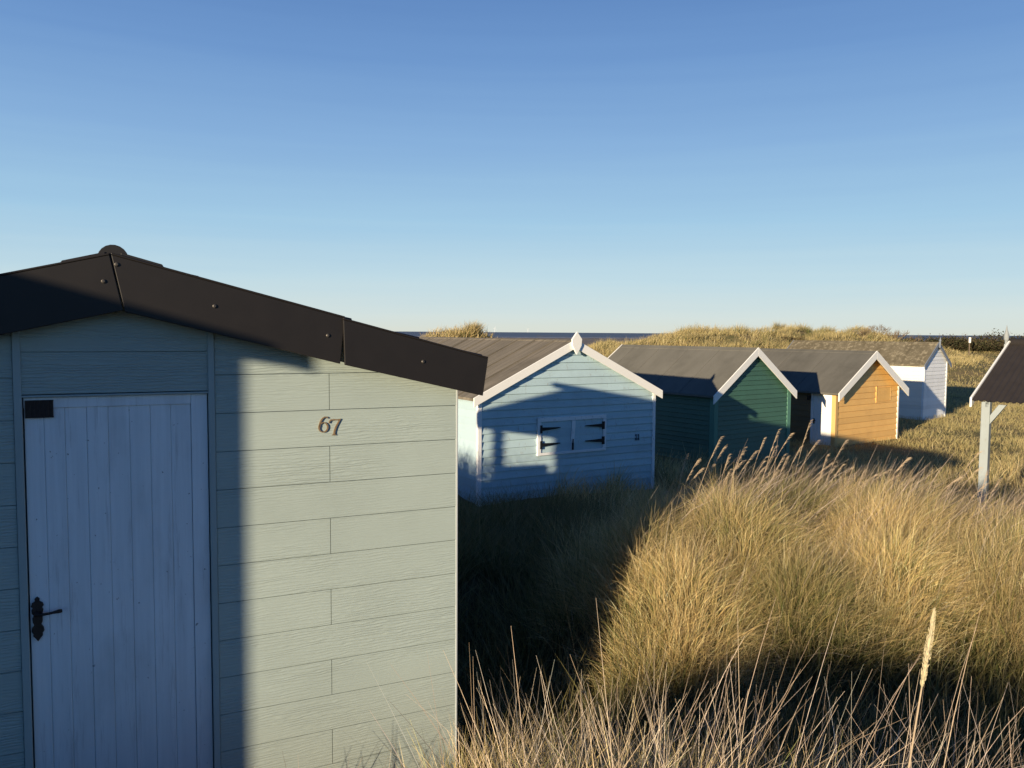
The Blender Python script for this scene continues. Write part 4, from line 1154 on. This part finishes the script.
# ------------------------------------------------------------------ small far things
def marker():
    x, y = (968.5 - 512) / 814.4 * 105, 105
    z = gz1(x, y); o = empty('marker_board', (x, y, z)); tag(o, 'small white marker board standing on the grassland before the dark scrub', 'marker')
    m = MB(); m.box(-.05, .05, -.05, .05, -.2, 2.2); m.build('post', WOOD, o)
    m = MB(); m.box(-.14, .14, -.09, -.052, 1.65, 2.35); m.build('board', WHITE, o, bevel=.01)
marker()
def turbine(px, dist, label, rot):
    x, y = (px - 512) / 814.4 * dist, dist
    o = empty('wind_turbine', (x, y, -2.25)); tag(o, label, 'wind turbine', None)
    mt = bpy.data.materials.get('turbine_white') or plain('turbine_white', (.8, .8, .8), rough=.5, var=.02, scale=.01, bump=0)
    m = MB(); m.tube([(0, 0, 0), (0, 0, 78)], [3.2, 2.2], 8); m.build('tower', mt, o)
    m = MB(); m.box(-2.5, 2.5, -5, 6, 76.5, 81.5); m.build('nacelle', mt, o)
    for k in range(3):
        a = rot + k * 2.0944; dx, dz = math.sin(a), math.cos(a)
        m = MB(); m.tube([(0, -6, 79), (dx * 12, -6, 79 + dz * 12), (dx * 45, -6, 79 + dz * 45)], [1.3, 2.0, .5], 6); m.build('blade', mt, o)
turbine(494.5, 15500, 'tiny white wind turbine on the sea horizon just right of the left dune', .3)
turbine(527.5, 20000, 'faint wind turbine on the sea horizon above the blue hut roof', 1.0)

# ------------------------------------------------------------------ sky, sun, camera
def world():
    w = bpy.data.worlds.new('World'); scene.world = w; w.use_nodes = True
    t = w.node_tree; bg = t.nodes['Background']
    sky = t.nodes.new('ShaderNodeTexSky'); sky.sky_type = 'NISHITA'; sky.sun_disc = False
    sky.sun_elevation = SUN_EL
    sky.sun_rotation = math.pi + SUN_AZ
    sky.altitude = 0; sky.air_density = 1.0; sky.dust_density = .6; sky.ozone_density = 1.6
    tc = t.nodes.new('ShaderNodeTexCoord'); sep = t.nodes.new('ShaderNodeSeparateXYZ')
    t.links.new(tc.outputs['Generated'], sep.inputs[0])
    rp = t.nodes.new('ShaderNodeValToRGB'); e = rp.color_ramp.elements
    lin = lambda v: tuple(((k / 255 + .055) / 1.055) ** 2.4 for k in v) + (1,)
    stops = [(.0, (220, 227, 218)), (.02, (214, 228, 227)), (.06, (194, 221, 233)), (.13, (164, 204, 232)), (.22, (137, 178, 222)), (.31, (112, 154, 208)),
             (.40, (91, 132, 191)), (.55, (50, 88, 150)), (1.0, (26, 54, 108))]
    while len(e) < len(stops): e.new(.5)
    for k, (p, c) in enumerate(stops): e[k].position = p; e[k].color = lin(c)
    # faint bands of haze low over the sea
    mp = t.nodes.new('ShaderNodeMapping'); mp.inputs['Scale'].default_value = (2.2, 2.2, 60)
    t.links.new(tc.outputs['Generated'], mp.inputs['Vector'])
    nz = t.nodes.new('ShaderNodeTexNoise'); nz.inputs['Scale'].default_value = 1.0; nz.inputs['Detail'].default_value = 4
    t.links.new(mp.outputs['Vector'], nz.inputs['Vector'])
    hz = t.nodes.new('ShaderNodeMath'); hz.operation = 'MULTIPLY_ADD'
    t.links.new(nz.outputs['Fac'], hz.inputs[0]); hz.inputs[1].default_value = .030
    t.links.new(sep.outputs[2], hz.inputs[2])
    sb = t.nodes.new('ShaderNodeMath'); sb.operation = 'SUBTRACT'; sb.inputs[1].default_value = .015
    t.links.new(hz.outputs[0], sb.inputs[0]); t.links.new(sb.outputs[0], rp.inputs['Fac'])
    sc = t.nodes.new('ShaderNodeMix'); sc.data_type = 'RGBA'; sc.blend_type = 'MULTIPLY'; sc.inputs[0].default_value = 1
    sc.inputs[7].default_value = (1 / SKY, 1 / SKY, 1 / SKY, 1)      # the gradient is given in picture values
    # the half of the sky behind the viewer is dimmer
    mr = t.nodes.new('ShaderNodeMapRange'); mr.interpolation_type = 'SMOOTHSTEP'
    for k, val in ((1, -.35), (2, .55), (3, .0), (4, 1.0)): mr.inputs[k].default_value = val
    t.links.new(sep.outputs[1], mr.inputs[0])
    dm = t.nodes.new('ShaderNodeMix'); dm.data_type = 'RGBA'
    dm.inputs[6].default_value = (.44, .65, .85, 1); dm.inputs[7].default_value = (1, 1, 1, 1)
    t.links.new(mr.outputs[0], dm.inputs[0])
    t.links.new(rp.outputs['Color'], sc.inputs[6])
    mx = t.nodes.new('ShaderNodeMix'); mx.data_type = 'RGBA'; mx.inputs[0].default_value = .94
    t.links.new(sky.outputs[0], mx.inputs[6]); t.links.new(sc.outputs[2], mx.inputs[7])
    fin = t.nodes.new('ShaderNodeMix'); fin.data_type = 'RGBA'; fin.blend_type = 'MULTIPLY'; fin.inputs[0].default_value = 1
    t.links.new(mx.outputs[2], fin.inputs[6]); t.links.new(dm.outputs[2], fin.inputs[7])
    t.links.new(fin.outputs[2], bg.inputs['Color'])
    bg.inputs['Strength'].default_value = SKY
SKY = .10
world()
sun = bpy.data.lights.new('sun', 'SUN'); sun.energy = 5.0; sun.angle = math.radians(.5); sun.color = (1.42, 1.18, .84)
so = bpy.data.objects.new('sun', sun); COL.objects.link(so)
dvec = Vector((math.sin(SUN_AZ) * math.cos(SUN_EL), math.cos(SUN_AZ) * math.cos(SUN_EL), -math.sin(SUN_EL)))
so.rotation_euler = dvec.to_track_quat('-Z', 'Y').to_euler(); so.location = (-20, -30, 20)

cam = bpy.data.cameras.new('camera'); cam.sensor_fit = 'HORIZONTAL'; cam.sensor_width = 36
cam.lens = 36 * FPX / 1024; cam.clip_start = .05; cam.clip_end = 90000
co = bpy.data.objects.new('camera', cam); COL.objects.link(co)
fwd = Vector((0, math.cos(PITCH), -math.sin(PITCH))); up0 = Vector((0, math.sin(PITCH), math.cos(PITCH))); rt0 = Vector((1, 0, 0))
c, s = math.cos(ROLL), math.sin(ROLL)
rt = rt0 * c + up0 * s; up = up0 * c - rt0 * s       # the picture is turned clockwise by ROLL
co.matrix_world = Matrix(((rt.x, up.x, -fwd.x, 0), (rt.y, up.y, -fwd.y, 0), (rt.z, up.z, -fwd.z, EYE), (0, 0, 0, 1)))
scene.camera = co
scene.view_settings.view_transform = 'Standard'; scene.view_settings.look = 'None'; scene.view_settings.exposure = 0
scene.cycles.max_bounces = 6
